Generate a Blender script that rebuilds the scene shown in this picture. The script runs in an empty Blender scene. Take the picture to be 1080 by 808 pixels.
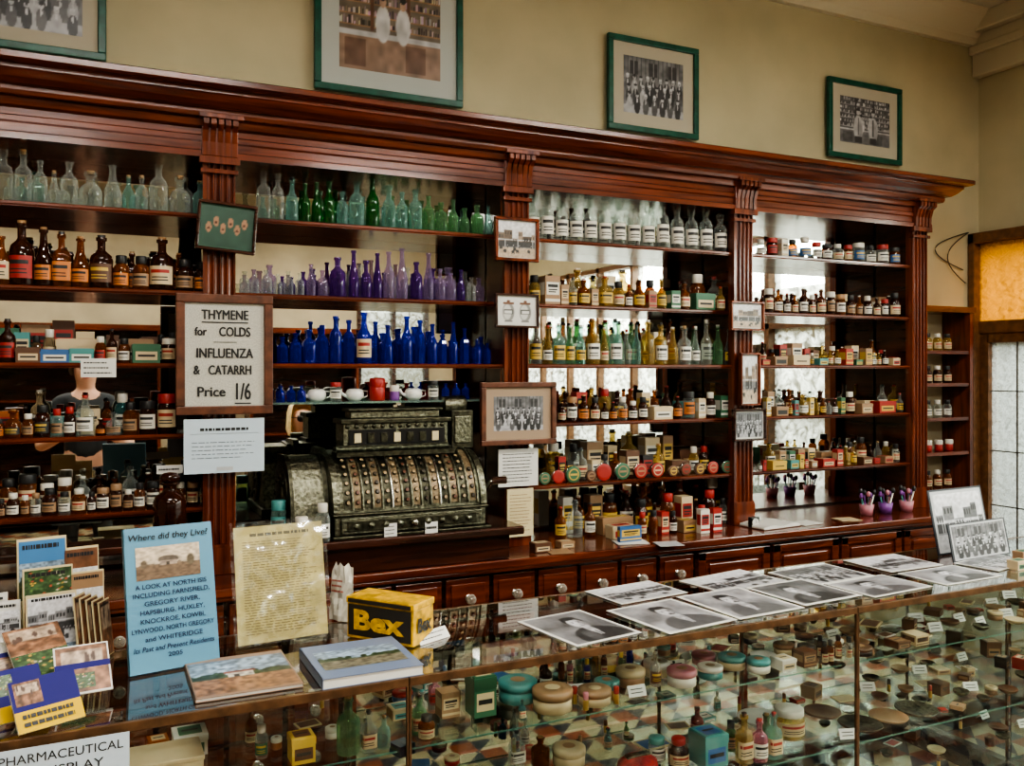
import bpy, math, random
import numpy as np
from mathutils import Vector, Matrix, Euler
random.seed(7); np.random.seed(5)
F=936.0; VP=2489.0; HY=390.0; H=1.6
A=math.atan(F/1949.0); SA=math.sin(A); CA=math.cos(A)
def zd(x,Y): return F*Y/((VP-x)*SA)
def PX(x,Y): return (zd(x,Y)-Y*CA)/SA
def PZ(x,y,Y): return H-(y-HY)*zd(x,Y)/F
def G(x,y,Z):
    dx=(x-540)/F; dz=(HY-y)/F
    t=(Z-H)/dz
    return Vector((t*(dx*CA+SA), t*(CA-dx*SA), Z)), t
C=bpy.context.scene.collection
# ---------------- materials
def newmat(n):
    m=bpy.data.materials.new(n); m.use_nodes=True
    nt=m.node_tree; nt.nodes.clear()
    o=nt.nodes.new('ShaderNodeOutputMaterial')
    return m,nt,o
MC={}
def M(name,col=(1,1,1),rough=.5,metal=0,noise=0.0,nscale=30,bump=0,spec=.5,emit=0,coat=0,bd=.004):
    if name in MC: return MC[name]
    m,nt,o=newmat(name)
    p=nt.nodes.new('ShaderNodeBsdfPrincipled'); nt.links.new(p.outputs[0],o.inputs[0])
    c=(*col,1)
    p.inputs['Base Color'].default_value=c
    p.inputs['Roughness'].default_value=rough; p.inputs['Metallic'].default_value=metal
    p.inputs['Specular IOR Level'].default_value=spec
    p.inputs['Coat Weight'].default_value=coat
    if emit:
        p.inputs['Emission Color'].default_value=c; p.inputs['Emission Strength'].default_value=emit
    if noise or bump:
        tc=nt.nodes.new('ShaderNodeTexCoord'); nz=nt.nodes.new('ShaderNodeTexNoise')
        nz.inputs['Scale'].default_value=nscale; nz.inputs['Detail'].default_value=5
        nt.links.new(tc.outputs['Object'],nz.inputs['Vector'])
        if noise:
            r=nt.nodes.new('ShaderNodeValToRGB')
            r.color_ramp.elements[0].position=.36; r.color_ramp.elements[1].position=.64
            r.color_ramp.elements[0].color=(*[max(0,v*(1-noise)) for v in col],1)
            r.color_ramp.elements[1].color=(*[min(1,v*(1+noise)) for v in col],1)
            nt.links.new(nz.outputs[0],r.inputs[0]); nt.links.new(r.outputs[0],p.inputs['Base Color'])
        if bump:
            b=nt.nodes.new('ShaderNodeBump'); b.inputs['Strength'].default_value=bump; b.inputs['Distance'].default_value=bd
            nt.links.new(nz.outputs[0],b.inputs['Height']); nt.links.new(b.outputs[0],p.inputs['Normal'])
    MC[name]=m; return m
def wood(name,c1,c2,axis=0,rough=.2):
    m,nt,o=newmat(name)
    p=nt.nodes.new('ShaderNodeBsdfPrincipled'); nt.links.new(p.outputs[0],o.inputs[0])
    tc=nt.nodes.new('ShaderNodeTexCoord'); mp=nt.nodes.new('ShaderNodeMapping')
    s=[14,14,14]; s[axis]=1.2; mp.inputs['Scale'].default_value=s
    n1=nt.nodes.new('ShaderNodeTexNoise'); n1.inputs['Scale'].default_value=2.2; n1.inputs['Detail'].default_value=7; n1.inputs['Distortion'].default_value=.6
    r=nt.nodes.new('ShaderNodeValToRGB')
    r.color_ramp.elements[0].position=.32; r.color_ramp.elements[1].position=.72
    r.color_ramp.elements[0].color=(*c1,1); r.color_ramp.elements[1].color=(*c2,1)
    nt.links.new(tc.outputs['Object'],mp.inputs[0]); nt.links.new(mp.outputs[0],n1.inputs['Vector'])
    nt.links.new(n1.outputs[0],r.inputs[0]); nt.links.new(r.outputs[0],p.inputs['Base Color'])
    p.inputs['Roughness'].default_value=rough
    p.inputs['Coat Weight'].default_value=.35; p.inputs['Coat Roughness'].default_value=.1
    return m
WH=wood('mahogany_h',(.055,.012,.006),(.190,.042,.015),0)
WV=wood('mahogany_v',(.062,.013,.006),(.210,.046,.016),2)
WY=wood('mahogany_y',(.04,.009,.004),(.12,.028,.011),1)
WD=wood('dark_wood',(.020,.008,.005),(.07,.022,.012),0)
def glassmat(name,col=(1,1,1),body=.35,rough=.04):
    if name in MC: return MC[name]
    m,nt,o=newmat(name)
    tr=nt.nodes.new('ShaderNodeBsdfTransparent'); tr.inputs[0].default_value=(*[v**.55 for v in col],1)
    p=nt.nodes.new('ShaderNodeBsdfPrincipled'); p.inputs['Base Color'].default_value=(*col,1); p.inputs['Roughness'].default_value=rough
    p.inputs['Specular IOR Level'].default_value=1.0; p.inputs['Coat Weight'].default_value=.6; p.inputs['Coat Roughness'].default_value=.02
    lw=nt.nodes.new('ShaderNodeLayerWeight'); lw.inputs[0].default_value=.3
    mr=nt.nodes.new('ShaderNodeMapRange'); mr.inputs[3].default_value=body*.45; mr.inputs[4].default_value=min(1,body+.5)
    nt.links.new(lw.outputs['Facing'],mr.inputs[0])
    mx=nt.nodes.new('ShaderNodeMixShader'); nt.links.new(mr.outputs[0],mx.inputs[0])
    nt.links.new(tr.outputs[0],mx.inputs[1]); nt.links.new(p.outputs[0],mx.inputs[2]); nt.links.new(mx.outputs[0],o.inputs[0])
    MC[name]=m; return m
def panemat(name,tint=(.94,.97,.95),lo=.04,hi=.85,pw_=4.5):
    m,nt,o=newmat(name)
    tr=nt.nodes.new('ShaderNodeBsdfTransparent'); tr.inputs[0].default_value=(*tint,1)
    g=nt.nodes.new('ShaderNodeBsdfGlossy'); g.inputs['Roughness'].default_value=.02
    lw=nt.nodes.new('ShaderNodeLayerWeight'); lw.inputs[0].default_value=.5
    pw=nt.nodes.new('ShaderNodeMath'); pw.operation='POWER'; pw.inputs[1].default_value=pw_; nt.links.new(lw.outputs['Facing'],pw.inputs[0])
    mr=nt.nodes.new('ShaderNodeMapRange'); mr.inputs[3].default_value=lo; mr.inputs[4].default_value=hi; nt.links.new(pw.outputs[0],mr.inputs[0])
    mx=nt.nodes.new('ShaderNodeMixShader')
    nt.links.new(mr.outputs[0],mx.inputs[0]); nt.links.new(tr.outputs[0],mx.inputs[1]); nt.links.new(g.outputs[0],mx.inputs[2]); nt.links.new(mx.outputs[0],o.inputs[0])
    return m
PANE=panemat('clear_pane',(.84,.88,.86)); TOPG=panemat('counter_top_pane',(.80,.86,.84),.08,1.0,2.0); SHE=panemat('shelf_pane',(.82,.89,.86),.04,.5)
def frost(name,col,t=.5,sc=18):
    m,nt,o=newmat(name)
    tr=nt.nodes.new('ShaderNodeBsdfTransparent'); tr.inputs[0].default_value=(*col,1)
    tl=nt.nodes.new('ShaderNodeBsdfTranslucent'); tl.inputs[0].default_value=(*col,1)
    nz=nt.nodes.new('ShaderNodeTexNoise'); nz.inputs['Scale'].default_value=sc; nz.inputs['Distortion'].default_value=1.5
    tc=nt.nodes.new('ShaderNodeTexCoord'); nt.links.new(tc.outputs['Object'],nz.inputs['Vector'])
    mr=nt.nodes.new('ShaderNodeMapRange'); mr.inputs[1].default_value=.35; mr.inputs[2].default_value=.65; mr.inputs[3].default_value=max(0,t-.25); mr.inputs[4].default_value=min(1,t+.25)
    nt.links.new(nz.outputs[0],mr.inputs[0])
    mx=nt.nodes.new('ShaderNodeMixShader'); nt.links.new(mr.outputs[0],mx.inputs[0])
    nt.links.new(tr.outputs[0],mx.inputs[1]); nt.links.new(tl.outputs[0],mx.inputs[2]); nt.links.new(mx.outputs[0],o.inputs[0])
    return m
FROST=frost('frosted_pane',(.78,.80,.74),.28,12); AMBER=frost('amber_pane',(.62,.40,.12),.6,30); GREYP=frost('grey_pane',(.58,.60,.56),.5,40)
MIR=M('mirror',(.76,.76,.71),.015,1,noise=.06,nscale=9)
PAPER=M('paper',(.56,.555,.52),.6); PAPERB=M('paper_bluish',(.44,.52,.58),.5); CREAM=M('cream_paper',(.54,.46,.28),.6); MATB=M('beige_mat',(.44,.40,.31),.7)
INK=M('ink',(.02,.02,.02),.5); GREYL=M('grey_light',(.40,.41,.42),.4); GREYM=M('grey_mid',(.13,.135,.15),.4); GREYD=M('grey_dark',(.03,.032,.04),.35)
GREENF=M('green_frame',(.008,.085,.055),.35,noise=.2); BROWNF=WD
SKIN=M('skin',(.66,.38,.27),.5); NAVY=M('navy_cloth',(.03,.045,.10),.8,noise=.6,nscale=60); HAIR=M('blond_hair',(.85,.64,.34),.5,noise=.25)
BRASS=M('aged_nickel',(.165,.165,.122),.38,1,noise=.45,nscale=85,bump=.9); BRASSD=M('dark_bronze',(.075,.073,.052),.42,1,noise=.4,nscale=60,bump=.6)
CHROME=M('chrome',(.5,.5,.47),.25,1)
BLACK=M('black_gloss',(.012,.012,.012),.3)
WHITE=M('white_plastic',(.62,.62,.58),.35)
CORK=M('cork',(.32,.19,.09),.9,noise=.3)
IMG,nt_,o_=newmat('printed_picture'); p_=nt_.nodes.new('ShaderNodeBsdfPrincipled'); a_=nt_.nodes.new('ShaderNodeAttribute'); a_.attribute_name='Col'
nt_.links.new(a_.outputs['Color'],p_.inputs['Base Color']); p_.inputs['Roughness'].default_value=.35; nt_.links.new(p_.outputs[0],o_.inputs[0])
# ---------------- picture rasters (vertex-coloured grids)
def nz2(h,w,s):
    r=np.random.rand(s+1,s+1); xi=np.linspace(0,s,w); yi=np.linspace(0,s,h)
    t=np.array([np.interp(xi,np.arange(s+1),row) for row in r]); return np.array([np.interp(yi,np.arange(s+1),t[:,k]) for k in range(w)]).T
class Cv:
    def __init__(s,h=54,w=68,c=.5):
        s.i=np.zeros((h,w,3))+np.array(c if isinstance(c,tuple) else (c,c,c)); s.y,s.x=np.mgrid[0:1:h*1j,0:1:w*1j]; s.h=h; s.w=w
    def bl(s,m,c):
        c=np.array(c if isinstance(c,tuple) else (c,c,c)); s.i=s.i*(1-m[...,None])+c*m[...,None]; return s
    def el(s,cx,cy,rx,ry,c,k=5): return s.bl(np.clip((1-((s.x-cx)/rx)**2-((s.y-cy)/ry)**2)*k,0,1),c)
    def re(s,x0,y0,x1,y1,c): return s.bl(((s.x>=x0)&(s.x<=x1)&(s.y>=y0)&(s.y<=y1)).astype(float),c)
    def no(s,a,k): 
        s.i=s.i*(1+a*(nz2(s.h,s.w,k)-.5)[...,None]*2); return s
    def out(s,tint=(1,1,1.04)): return np.clip(s.i,0.005,.8)*np.array(tint)
def im_portrait(h=60,w=64):
    k=random.random(); c=Cv(h,w,.10+.22*k); c.no(.6,5); cx=.5+random.uniform(-.08,.08); fy=.60
    c.el(cx,.10,.42,.36,.035 if k<.6 else .10,6); c.el(cx-.16,.16,.12,.22,.09,1.5)
    c.el(cx,.36,.075,.16,.30,4); c.re(cx-.03,.14,cx+.03,.34,.5); c.re(cx-.012,.12,cx+.012,.30,.06)
    c.el(cx,fy+.09,.155,.17,.03,5); c.el(cx,fy,.125,.19,.40,7); c.el(cx-.04,fy,.07,.14,.52,2); c.el(cx+.09,fy-.02,.05,.15,.20,1.5)
    c.el(cx,fy+.20,.14,.07,.03,3)
    for s in(-1,1): c.el(cx+s*.05,fy+.03,.022,.016,.04,3); c.el(cx+s*.05,fy+.06,.035,.010,.10,3)
    c.el(cx+.01,fy-.04,.018,.04,.24,2); c.el(cx,fy-.09,.05,.015,.10,3)
    if k>.4: c.el(cx,fy-.072,.06,.018,.05,3)
    return c.no(.15,24).out()
def im_group(h=60,w=84):
    c=Cv(h,w,.16); c.no(.5,8)
    for i in range(14): c.re(i/14,.62,i/14+.012,1,.07)
    for i in range(3): c.re(.1+.32*i,.68,.24+.32*i,.92,.05); c.re(.165+.32*i,.68,.175+.32*i,.92,.25)
    c.re(0,0,1,.14,.34)
    for yy,n in ((.60,9),(.44,8),(.28,7)):
        for i in range(n):
            x=(i+.7)/(n+.4)+random.uniform(-.01,.01); d=random.choice([.03,.05,.10,.33]); y=yy+random.uniform(-.015,.015)
            c.el(x,y-.15,.052,.16,d,5); c.el(x,y-.06,.012,.05,.45,3); c.el(x,y+.03,.026,.045,.40,4); c.el(x,y+.06,.028,.025,.03 if random.random()<.6 else .5,4); c.el(x,y+.025,.012,.006,.12,2)
    return c.no(.25,22).out()
def im_street(h=60,w=84,col=False):
    c=Cv(h,w,.5); c.i*= (.75+.4*c.y)[...,None]
    x=0
    while x<1:
        ww=random.uniform(.12,.24); hh=random.uniform(.56,.86); b=random.uniform(.08,.28)
        cc=(b*1.2,b*.9,b*.65) if col else b
        c.re(x,.3,x+ww,hh,cc); c.re(x,hh-.03,x+ww,hh,.5); c.re(x,.47,x+ww+.02,.51,.45); c.re(x,.3,x+ww,.46,.05)
        for q in range(3): c.re(x+ww*(.12+.3*q),hh-.16,x+ww*(.28+.3*q),hh-.07,.03); c.re(x+ww*(.1+.3*q),.30,x+ww*(.13+.3*q),.5,.4)
        x+=ww+.005
    c.re(0,0,1,.30,(.42,.34,.25) if col else .38); c.re(0,.27,1,.30,.2)
    for _ in range(6):
        X=random.random(); Y=random.uniform(.1,.28); c.el(X,Y,.05,.05,.04,4); c.el(X-.02,Y-.04,.015,.02,.02,4); c.el(X+.03,Y-.04,.015,.02,.02,4)
    for _ in range(7): X=random.random(); c.el(X,.28,.008,.05,.05,4); c.el(X,.335,.008,.012,.4,4)
    return c.no(.25,26).out((1,1,1) if col else (1,1,1.04))
def im_shop(h=64,w=64,col=False):
    c=Cv(h,w,(.16,.13,.10) if col else .10)
    for i in range(7):
        y=.35+i*.095; c.re(0,y,1,y+.012,(.30,.18,.10) if col else .3)
        x=0
        while x<1:
            ww=random.uniform(.015,.03); k=random.choice([.05,.25,.45,.5,.12]); cc=(k,k*random.uniform(.6,1),k*random.uniform(.5,1)) if col else k
            c.re(x,y+.012,x+ww*.7,y+.012+random.uniform(.03,.07),cc); x+=ww
    for x in (.3,.66): c.re(x,.33,x+.03,1,(.14,.07,.04) if col else .06)
    c.re(0,0,1,.30,(.26,.17,.12) if col else .16); c.re(0,.28,1,.32,.42)
    for x in (.15,.75): c.re(x-.1,.03,x+.1,.25,(.16,.09,.06) if col else .10)
    for x in (.42,.62): c.el(x,.40,.075,.16,.5,6); c.el(x,.58,.032,.05,(.45,.30,.22) if col else .42,5); c.el(x,.62,.034,.03,.03,5)
    return c.no(.3,20).out((1,1,1) if col else (1,1,1.04))
def im_two(h=60,w=64):
    c=im_shop(h,w); v=Cv(h,w,.2); v.i=c/np.array((1,1,1.04))
    for x in (.36,.66): v.el(x,.34,.10,.30,.42,4); v.el(x+.03,.30,.06,.24,.30,2); v.el(x,.70,.04,.065,.42,5); v.el(x,.75,.042,.035,.04,5); v.re(x-.01,.2,x+.01,.56,.1); v.re(x-.07,.03,x+.07,.16,.06)
    return v.no(.15,20).out()
def im_land(h=40,w=64,kind=0):
    c=Cv(h,w,(.22,.29,.36)); c.i=c.i*(.8+.5*(1-c.y))[...,None]; c.no(.3,5)
    gr=[(.07,.09,.04),(.24,.13,.07),(.15,.14,.10)][kind%3]
    hz=.5+.06*np.sin(c.x*9)+.05*nz2(h,w,8); c.bl((c.y<hz).astype(float),(.05,.07,.04)); c.bl((c.y<.42).astype(float),gr)
    for _ in range(9): X=random.random(); c.el(X,.47+random.uniform(0,.1),.04,.08,(.03,.05,.025),3)
    if kind==1: c.re(.35,.42,.62,.55,(.4,.38,.33)); c.re(.33,.55,.64,.60,(.2,.07,.05)); c.re(.42,.42,.47,.5,.05)
    c.no(.7,24); return c.out((1,1,1))
def im_flower(h=40,w=40):
    c=Cv(h,w,(.05,.09,.04)); c.no(.6,10)
    for _ in range(60): c.el(random.random(),random.random(),.035,.035,random.choice([(.4,.08,.05),(.45,.30,.07),(.12,.2,.06),(.4,.38,.3),(.06,.1,.04)]),3)
    return c.no(.5,20).out((1,1,1))
def im_wood(h=30,w=30):
    c=Cv(h,w,(.18,.09,.05)); c.no(.7,9); c.re(.1,.5,.9,.9,(.34,.26,.19)); c.no(.5,14)
    for _ in range(5): X=random.random(); c.el(X,.6+random.uniform(-.1,.2),.05,.12,(.08,.05,.04),3)
    return c.no(.3,24).out((1,1,1))
# ---------------- mesh builder
class MB:
    def __init__(s): s.v=[];s.f=[];s.mi=[];s.sm=[];s.mats=[];s.vc=[]
    def mid(s,m):
        if m not in s.mats: s.mats.append(m)
        return s.mats.index(m)
    def add(s,vs,fs,m,smooth=False):
        b=len(s.v); s.v+= [tuple(v) for v in vs]; k=s.mid(m)
        for f in fs: s.f.append([b+i for i in f]); s.mi.append(k); s.sm.append(smooth)
        return s
    def img(s,a,x0,z0,x1,z1,y):
        h,w,_=a.shape; b=len(s.v); k=s.mid(IMG)
        xs=np.linspace(x0,x1,w); zs=np.linspace(z0,z1,h)
        s.v+=[(float(x),y,float(z)) for z in zs for x in xs]; s.vc.append((b,a.reshape(-1,3)))
        for j in range(h-1):
            for i in range(w-1):
                q=b+j*w+i; s.f.append([q,q+1,q+w+1,q+w]); s.mi.append(k); s.sm.append(False)
        return s
    def box(s,x0,y0,z0,x1,y1,z1,m):
        if x0>x1:x0,x1=x1,x0
        if y0>y1:y0,y1=y1,y0
        if z0>z1:z0,z1=z1,z0
        return s.add([(x0,y0,z0),(x1,y0,z0),(x1,y1,z0),(x0,y1,z0),(x0,y0,z1),(x1,y0,z1),(x1,y1,z1),(x0,y1,z1)],
          [(0,3,2,1),(4,5,6,7),(0,1,5,4),(1,2,6,5),(2,3,7,6),(3,0,4,7)],m)
    def quad(s,a,b,c,d,m): return s.add([a,b,c,d],[(0,1,2,3)],m)
    def lathe(s,prof,m,n=16,o=(0,0,0),axis='z',sx=1,sy=1,pw=2,smooth=True,a0=0,a1=2*math.pi):
        full=abs(a1-a0-2*math.pi)<1e-6
        k=n if full else n+1; vs=[]
        for r,z in prof:
            for i in range(k):
                t=a0+(a1-a0)*i/n; c=math.cos(t); q=math.sin(t)
                g=1.0 if pw==2 else 1/((abs(c)**pw+abs(q)**pw)**(1/pw))
                x=r*c*g*sx; y=r*q*g*sy
                if axis=='z': p=(x,y,z)
                elif axis=='y': p=(x,z,y)
                else: p=(z,x,y)
                vs.append((p[0]+o[0],p[1]+o[1],p[2]+o[2]))
        fs=[]
        for j in range(len(prof)-1):
            for i in range(n):
                i2=(i+1)%k if full else i+1
                q=(j*k+i,j*k+i2,(j+1)*k+i2,(j+1)*k+i)
                fs.append(q if axis=='z' else q[::-1])
        return s.add(vs,fs,m,smooth)
    def prism(s,poly,m,x0,x1,axis='x',smooth=False):
        n=len(poly)
        def P(a,b,t): return (t,a,b) if axis=='x' else ((a,b,t) if axis=='z' else (a,t,b))
        vs=[P(a,b,x0) for a,b in poly]+[P(a,b,x1) for a,b in poly]
        fs=[(i,(i+1)%n,n+(i+1)%n,n+i) for i in range(n)]
        s.add(vs,fs,m,smooth); s.add(vs,[tuple(range(n))[::-1],tuple(range(n,2*n))],m)
        return s
    def tube(s,pts,r,m,n=8):
        pts=[Vector(p) for p in pts]; vs=[];fs=[]
        for i,p in enumerate(pts):
            d=(pts[min(i+1,len(pts)-1)]-pts[max(i-1,0)]).normalized()
            u=d.orthogonal().normalized() if abs(d.z)>.95 else d.cross(Vector((0,0,1))).normalized()
            w=d.cross(u)
            for k in range(n):
                t=2*math.pi*k/n; vs.append(p+u*math.cos(t)*r+w*math.sin(t)*r)
        for i in range(len(pts)-1):
            for k in range(n): fs.append((i*n+k,i*n+(k+1)%n,(i+1)*n+(k+1)%n,(i+1)*n+k))
        fs.append(tuple(range(n))); fs.append(tuple(range((len(pts)-1)*n,len(pts)*n)))
        return s.add(vs,fs,m,True)
    def ell(s,cx,cz,rx,rz,y,m,n=14):
        return s.add([(cx+rx*math.cos(2*math.pi*i/n),y,cz+rz*math.sin(2*math.pi*i/n)) for i in range(n)],[tuple(range(n))],m)
    def mesh(s,name):
        me=bpy.data.meshes.new(name); me.from_pydata(s.v,[],s.f)
        for m in s.mats: me.materials.append(m)
        me.polygons.foreach_set('material_index',s.mi); me.polygons.foreach_set('use_smooth',s.sm)
        if s.vc:
            at=me.color_attributes.new('Col','FLOAT_COLOR','POINT'); d=np.ones((len(s.v),4),dtype=np.float32)
            for b,a in s.vc: d[b:b+len(a),:3]=a
            at.data.foreach_set('color',d.ravel())
        me.update(); return me
    def obj(s,name,parent=None,loc=(0,0,0),rot=(0,0,0),bevel=0,label=None):
        o=bpy.data.objects.new(name,s.mesh(name)); C.objects.link(o); o.location=loc; o.rotation_euler=rot
        if parent: o.parent=parent
        if bevel:
            b=o.modifiers.new('b','BEVEL'); b.width=bevel; b.segments=2; b.limit_method='ANGLE'
        if label: o['label']=label
        return o
def tag(o,label,cat,group=None,kind=None):
    o['label']=label; o['category']=cat
    if group:o['group']=group
    if kind:o['kind']=kind
    return o
def thing(name,label,cat,loc=(0,0,0),rot=(0,0,0),group=None):
    e=bpy.data.objects.new(name,None); e.empty_display_size=.05; C.objects.link(e); e.location=loc; e.rotation_euler=rot
    return tag(e,label,cat,group)
def struct(mb,name,label,**k):
    o=mb.obj(name,**k); o['label']=label; o['kind']='structure'; o['category']='room'; return o
def text(parent,s,cx,cz,size,mat,y=-.002,width=None,name='lettering',shear=0,bold=0,align='CENTER',height=None):
    cu=bpy.data.curves.new('t','FONT'); cu.body=s; cu.size=1.0; cu.align_x=align; cu.align_y='CENTER'; cu.shear=shear; cu.offset=bold; cu.resolution_u=3
    t=bpy.data.objects.new('t',cu); C.objects.link(t); bpy.context.view_layer.update()
    me=bpy.data.meshes.new_from_object(t.evaluated_get(bpy.context.evaluated_depsgraph_get())); bpy.data.objects.remove(t)
    for v in me.vertices: v.co*=size
    if width and len(me.vertices):
        xs=[v.co.x for v in me.vertices]; k=width/(max(xs)-min(xs)); c0=(max(xs)+min(xs))/2 if align=='CENTER' else min(xs)
        for v in me.vertices: v.co.x=(v.co.x-c0)*k
    if height:
        ys=[v.co.y for v in me.vertices]; k=height/(max(ys)-min(ys)); c0=(max(ys)+min(ys))/2
        for v in me.vertices: v.co.y=(v.co.y-c0)*k
    me.materials.clear(); me.materials.append(mat)
    o=bpy.data.objects.new(name,me); C.objects.link(o); o.parent=parent; o.location=(cx,y,cz); o.rotation_euler=(math.pi/2,0,0)
    return o
def lines(mb,x0,x1,z0,z1,n,m,y=-.0016,th=.35,ragged=.3):
    dz=(z1-z0)/n
    for i in range(n):
        a=x0; b=x1-(x1-x0)*random.random()*ragged; zc=z0+dz*(i+.5)
        x=a
        while x<b:
            w=(x1-x0)*random.uniform(.03,.12); e=min(b,x+w)
            mb.quad((x,y,zc-dz*th/2),(e,y,zc-dz*th/2),(e,y,zc+dz*th/2),(x,y,zc+dz*th/2),m); x=e+(x1-x0)*.02
def rect(mb,x0,z0,x1,z1,y,m):
    if isinstance(m,np.ndarray): mb.img(m,x0,z0,x1,z1,y)
    else: mb.quad((x0,y,z0),(x1,y,z0),(x1,y,z1),(x0,y,z1),m)
def picture(mb,w,h,style,y=0,border=.08,paper=PAPER):
    rect(mb,-w/2,0,w/2,h,y,paper); b=border*min(w,h); e=.0006
    rect(mb,-w/2+b,b,w/2-b,h-b,y-e,{'group':im_group,'portrait':im_portrait,'street':im_street,'two':im_two,'interior':lambda:im_street(40,50,True),'shop':im_shop,'shopc':lambda:im_shop(90,90,True)}[style]())
# ---------------- camera
cam=bpy.data.cameras.new('camera'); co=bpy.data.objects.new('camera',cam); C.objects.link(co); bpy.context.scene.camera=co
cam.sensor_width=36; cam.sensor_fit='HORIZONTAL'; cam.lens=36*F/1080; cam.shift_y=-(404-HY)/1080; cam.clip_start=.02
co.location=(0,0,H); co.rotation_euler=(math.pi/2,0,-A)
# ---------------- room
XR=4.55; YB=3.38; XL=-3.2; YF=-3.6; CZ=3.57
WALL=M('wall_plaster',(.46,.41,.27),.75,noise=.08,nscale=2.2,bump=.15); WALLD=M('wall_far_plaster',(.42,.36,.25),.8,noise=.12,nscale=2)
def tiles():
    m,nt,o=newmat('tile_floor'); p=nt.nodes.new('ShaderNodeBsdfPrincipled'); nt.links.new(p.outputs[0],o.inputs[0]); p.inputs['Roughness'].default_value=.35
    tc=nt.nodes.new('ShaderNodeTexCoord')
    def chk(rot,sc,c1,c2):
        mp=nt.nodes.new('ShaderNodeMapping'); mp.inputs['Rotation'].default_value=(0,0,rot); mp.inputs['Location'].default_value=(.013,.017,.5)
        k=nt.nodes.new('ShaderNodeTexChecker'); k.inputs['Scale'].default_value=sc; k.inputs[1].default_value=(*c1,1); k.inputs[2].default_value=(*c2,1)
        nt.links.new(tc.outputs['Object'],mp.inputs[0]); nt.links.new(mp.outputs[0],k.inputs[0]); return k
    a=chk(0,5,(.45,.34,.21),(.30,.065,.025)); b=chk(math.pi/4,7.07,(.03,.03,.05),(.50,.42,.29)); c=chk(0,10,(0,0,0),(1,1,1))
    mx=nt.nodes.new('ShaderNodeMixRGB'); nt.links.new(c.outputs[1],mx.inputs[0]); nt.links.new(a.outputs[0],mx.inputs[1]); nt.links.new(b.outputs[0],mx.inputs[2])
    nt.links.new(mx.outputs[0],p.inputs['Base Color']); return m
struct(MB().box(XL-.1,YF-.1,-.1,XR+.1,YB+.1,0,tiles()),'floor','geometric patterned encaustic tile floor')
struct(MB().box(XL-.1,YF-.1,CZ,XR+.1,YB+.1,CZ+.1,M('ceiling_paint',(.60,.56,.46),.8)),'ceiling','cream painted ceiling')
struct(MB().box(XL-.1,YB,0,XR+.1,YB+.1,CZ,WALL),'wall_back','tan plaster wall above the shelving')
struct(MB().box(XL-.1,YF,0,XL,YB,CZ,WALLD),'wall_left','tan plaster side wall')
mb=MB(); 
WB,WTp=1.25,2.45
mb.box(XL,YF-.1,0,XR,YF,WB,WALLD).box(XL,YF-.1,WTp,XR,YF,CZ,WALLD)
for a,b in ((XL,-1.6),(-.8,.9),(1.5,2.9),(3.8,XR)): mb.box(a,YF-.1,WB,b,YF,WTp,WALLD)
struct(mb,'wall_front','tan plaster wall with window openings')
for i,(a,b) in enumerate(((-1.6,-.8),(.9,1.5),(2.9,3.8))):
    mb=MB().box(a,YF-.06,WB,b,YF-.05,WTp,FROST)
    for q in (a,b-.05,(a+b)/2-.02): mb.box(q,YF-.09,WB,q+.05,YF+.02,WTp,WD)
    for q in (WB,1.8,WTp-.05): mb.box(a,YF-.09,q,b,YF+.02,q+.05,WD)
    struct(mb,'window_%d'%(i+2),'dark framed window with obscured glass')
mb=MB()
mb.box(XR,YF,2.6,XR+.1,YB,CZ,WALL)
mb.box(XR,3.33,0,XR+.1,YB,2.6,WALL); mb.box(XR,2.2,0,XR+.1,2.42,2.6,WALL); mb.box(XR,YF,0,XR+.1,-2.6,2.6,WALL); mb.box(XR,-2.6,0,XR+.1,2.2,.55,WALL)
mb.box(XR,2.42,2.34,XR+.1,3.33,2.6,WALL)
struct(mb,'wall_right','tan plaster street wall with door and window')
DW=M('door_timber',(.16,.075,.032),.4,noise=.25); LEAD=M('lead_came',(.10,.085,.07),.5)
mb=MB().box(XR+.04,-2.6,.55,XR+.05,2.2,2.6,FROST)
for i in range(9): 
    q=-2.6+4.8*i/8; mb.box(XR-.02,q-.025,.55,XR+.1,q+.025,2.6,DW)
for q in (.55,1.3,1.9,2.55): mb.box(XR-.02,-2.6,q,XR+.1,2.2,q+.04,DW)
struct(mb,'window_1','wide shopfront window with timber mullions and obscured glass')
mb=MB(); mb.box(XR-.1,3.335,0,XR+.1,3.375,2.36,DW).box(XR-.1,2.38,0,XR+.1,2.46,2.36,DW).box(XR-.1,2.38,2.30,XR+.1,3.375,2.36,DW).box(XR-.06,2.4,1.80,XR+.08,3.34,1.87,DW)
struct(mb,'trim_1','brown timber door frame',bevel=.006)
mb=MB(); mb.box(XR-.05,2.46,1.87,XR-.04,3.335,2.30,AMBER); mb.box(XR-.02,2.5,.5,XR-.01,3.31,1.76,GREYP)
mb.box(XR-.05,3.285,0.01,XR+.02,3.335,1.8,DW).box(XR-.05,2.46,0.01,XR+.02,2.54,1.8,DW).box(XR-.05,2.46,0.01,XR+.02,3.29,.55,DW).box(XR-.05,2.46,1.75,XR+.02,3.29,1.8,DW)
for q in (.85,1.15,1.48): mb.box(XR-.028,2.54,q,XR-.02,3.29,q+.006,LEAD)
for q in (2.85,3.13): mb.box(XR-.028,q,.55,XR-.02,q+.006,1.75,LEAD)
struct(mb,'door_1','timber door with leaded pale glass and amber transom')
mb=MB(); mb.prism([(YB-.001,CZ-.16),(YB-.03,CZ-.16),(YB-.04,CZ-.12),(YB-.06,CZ-.1),(YB-.13,CZ-.03),(YB-.15,CZ-.001),(YB-.001,CZ-.001)],M('cream_trim',(.58,.53,.40),.6),XL+.01,XR-.01,'x')
struct(mb,'trim_2','cream plaster crown moulding')
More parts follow.
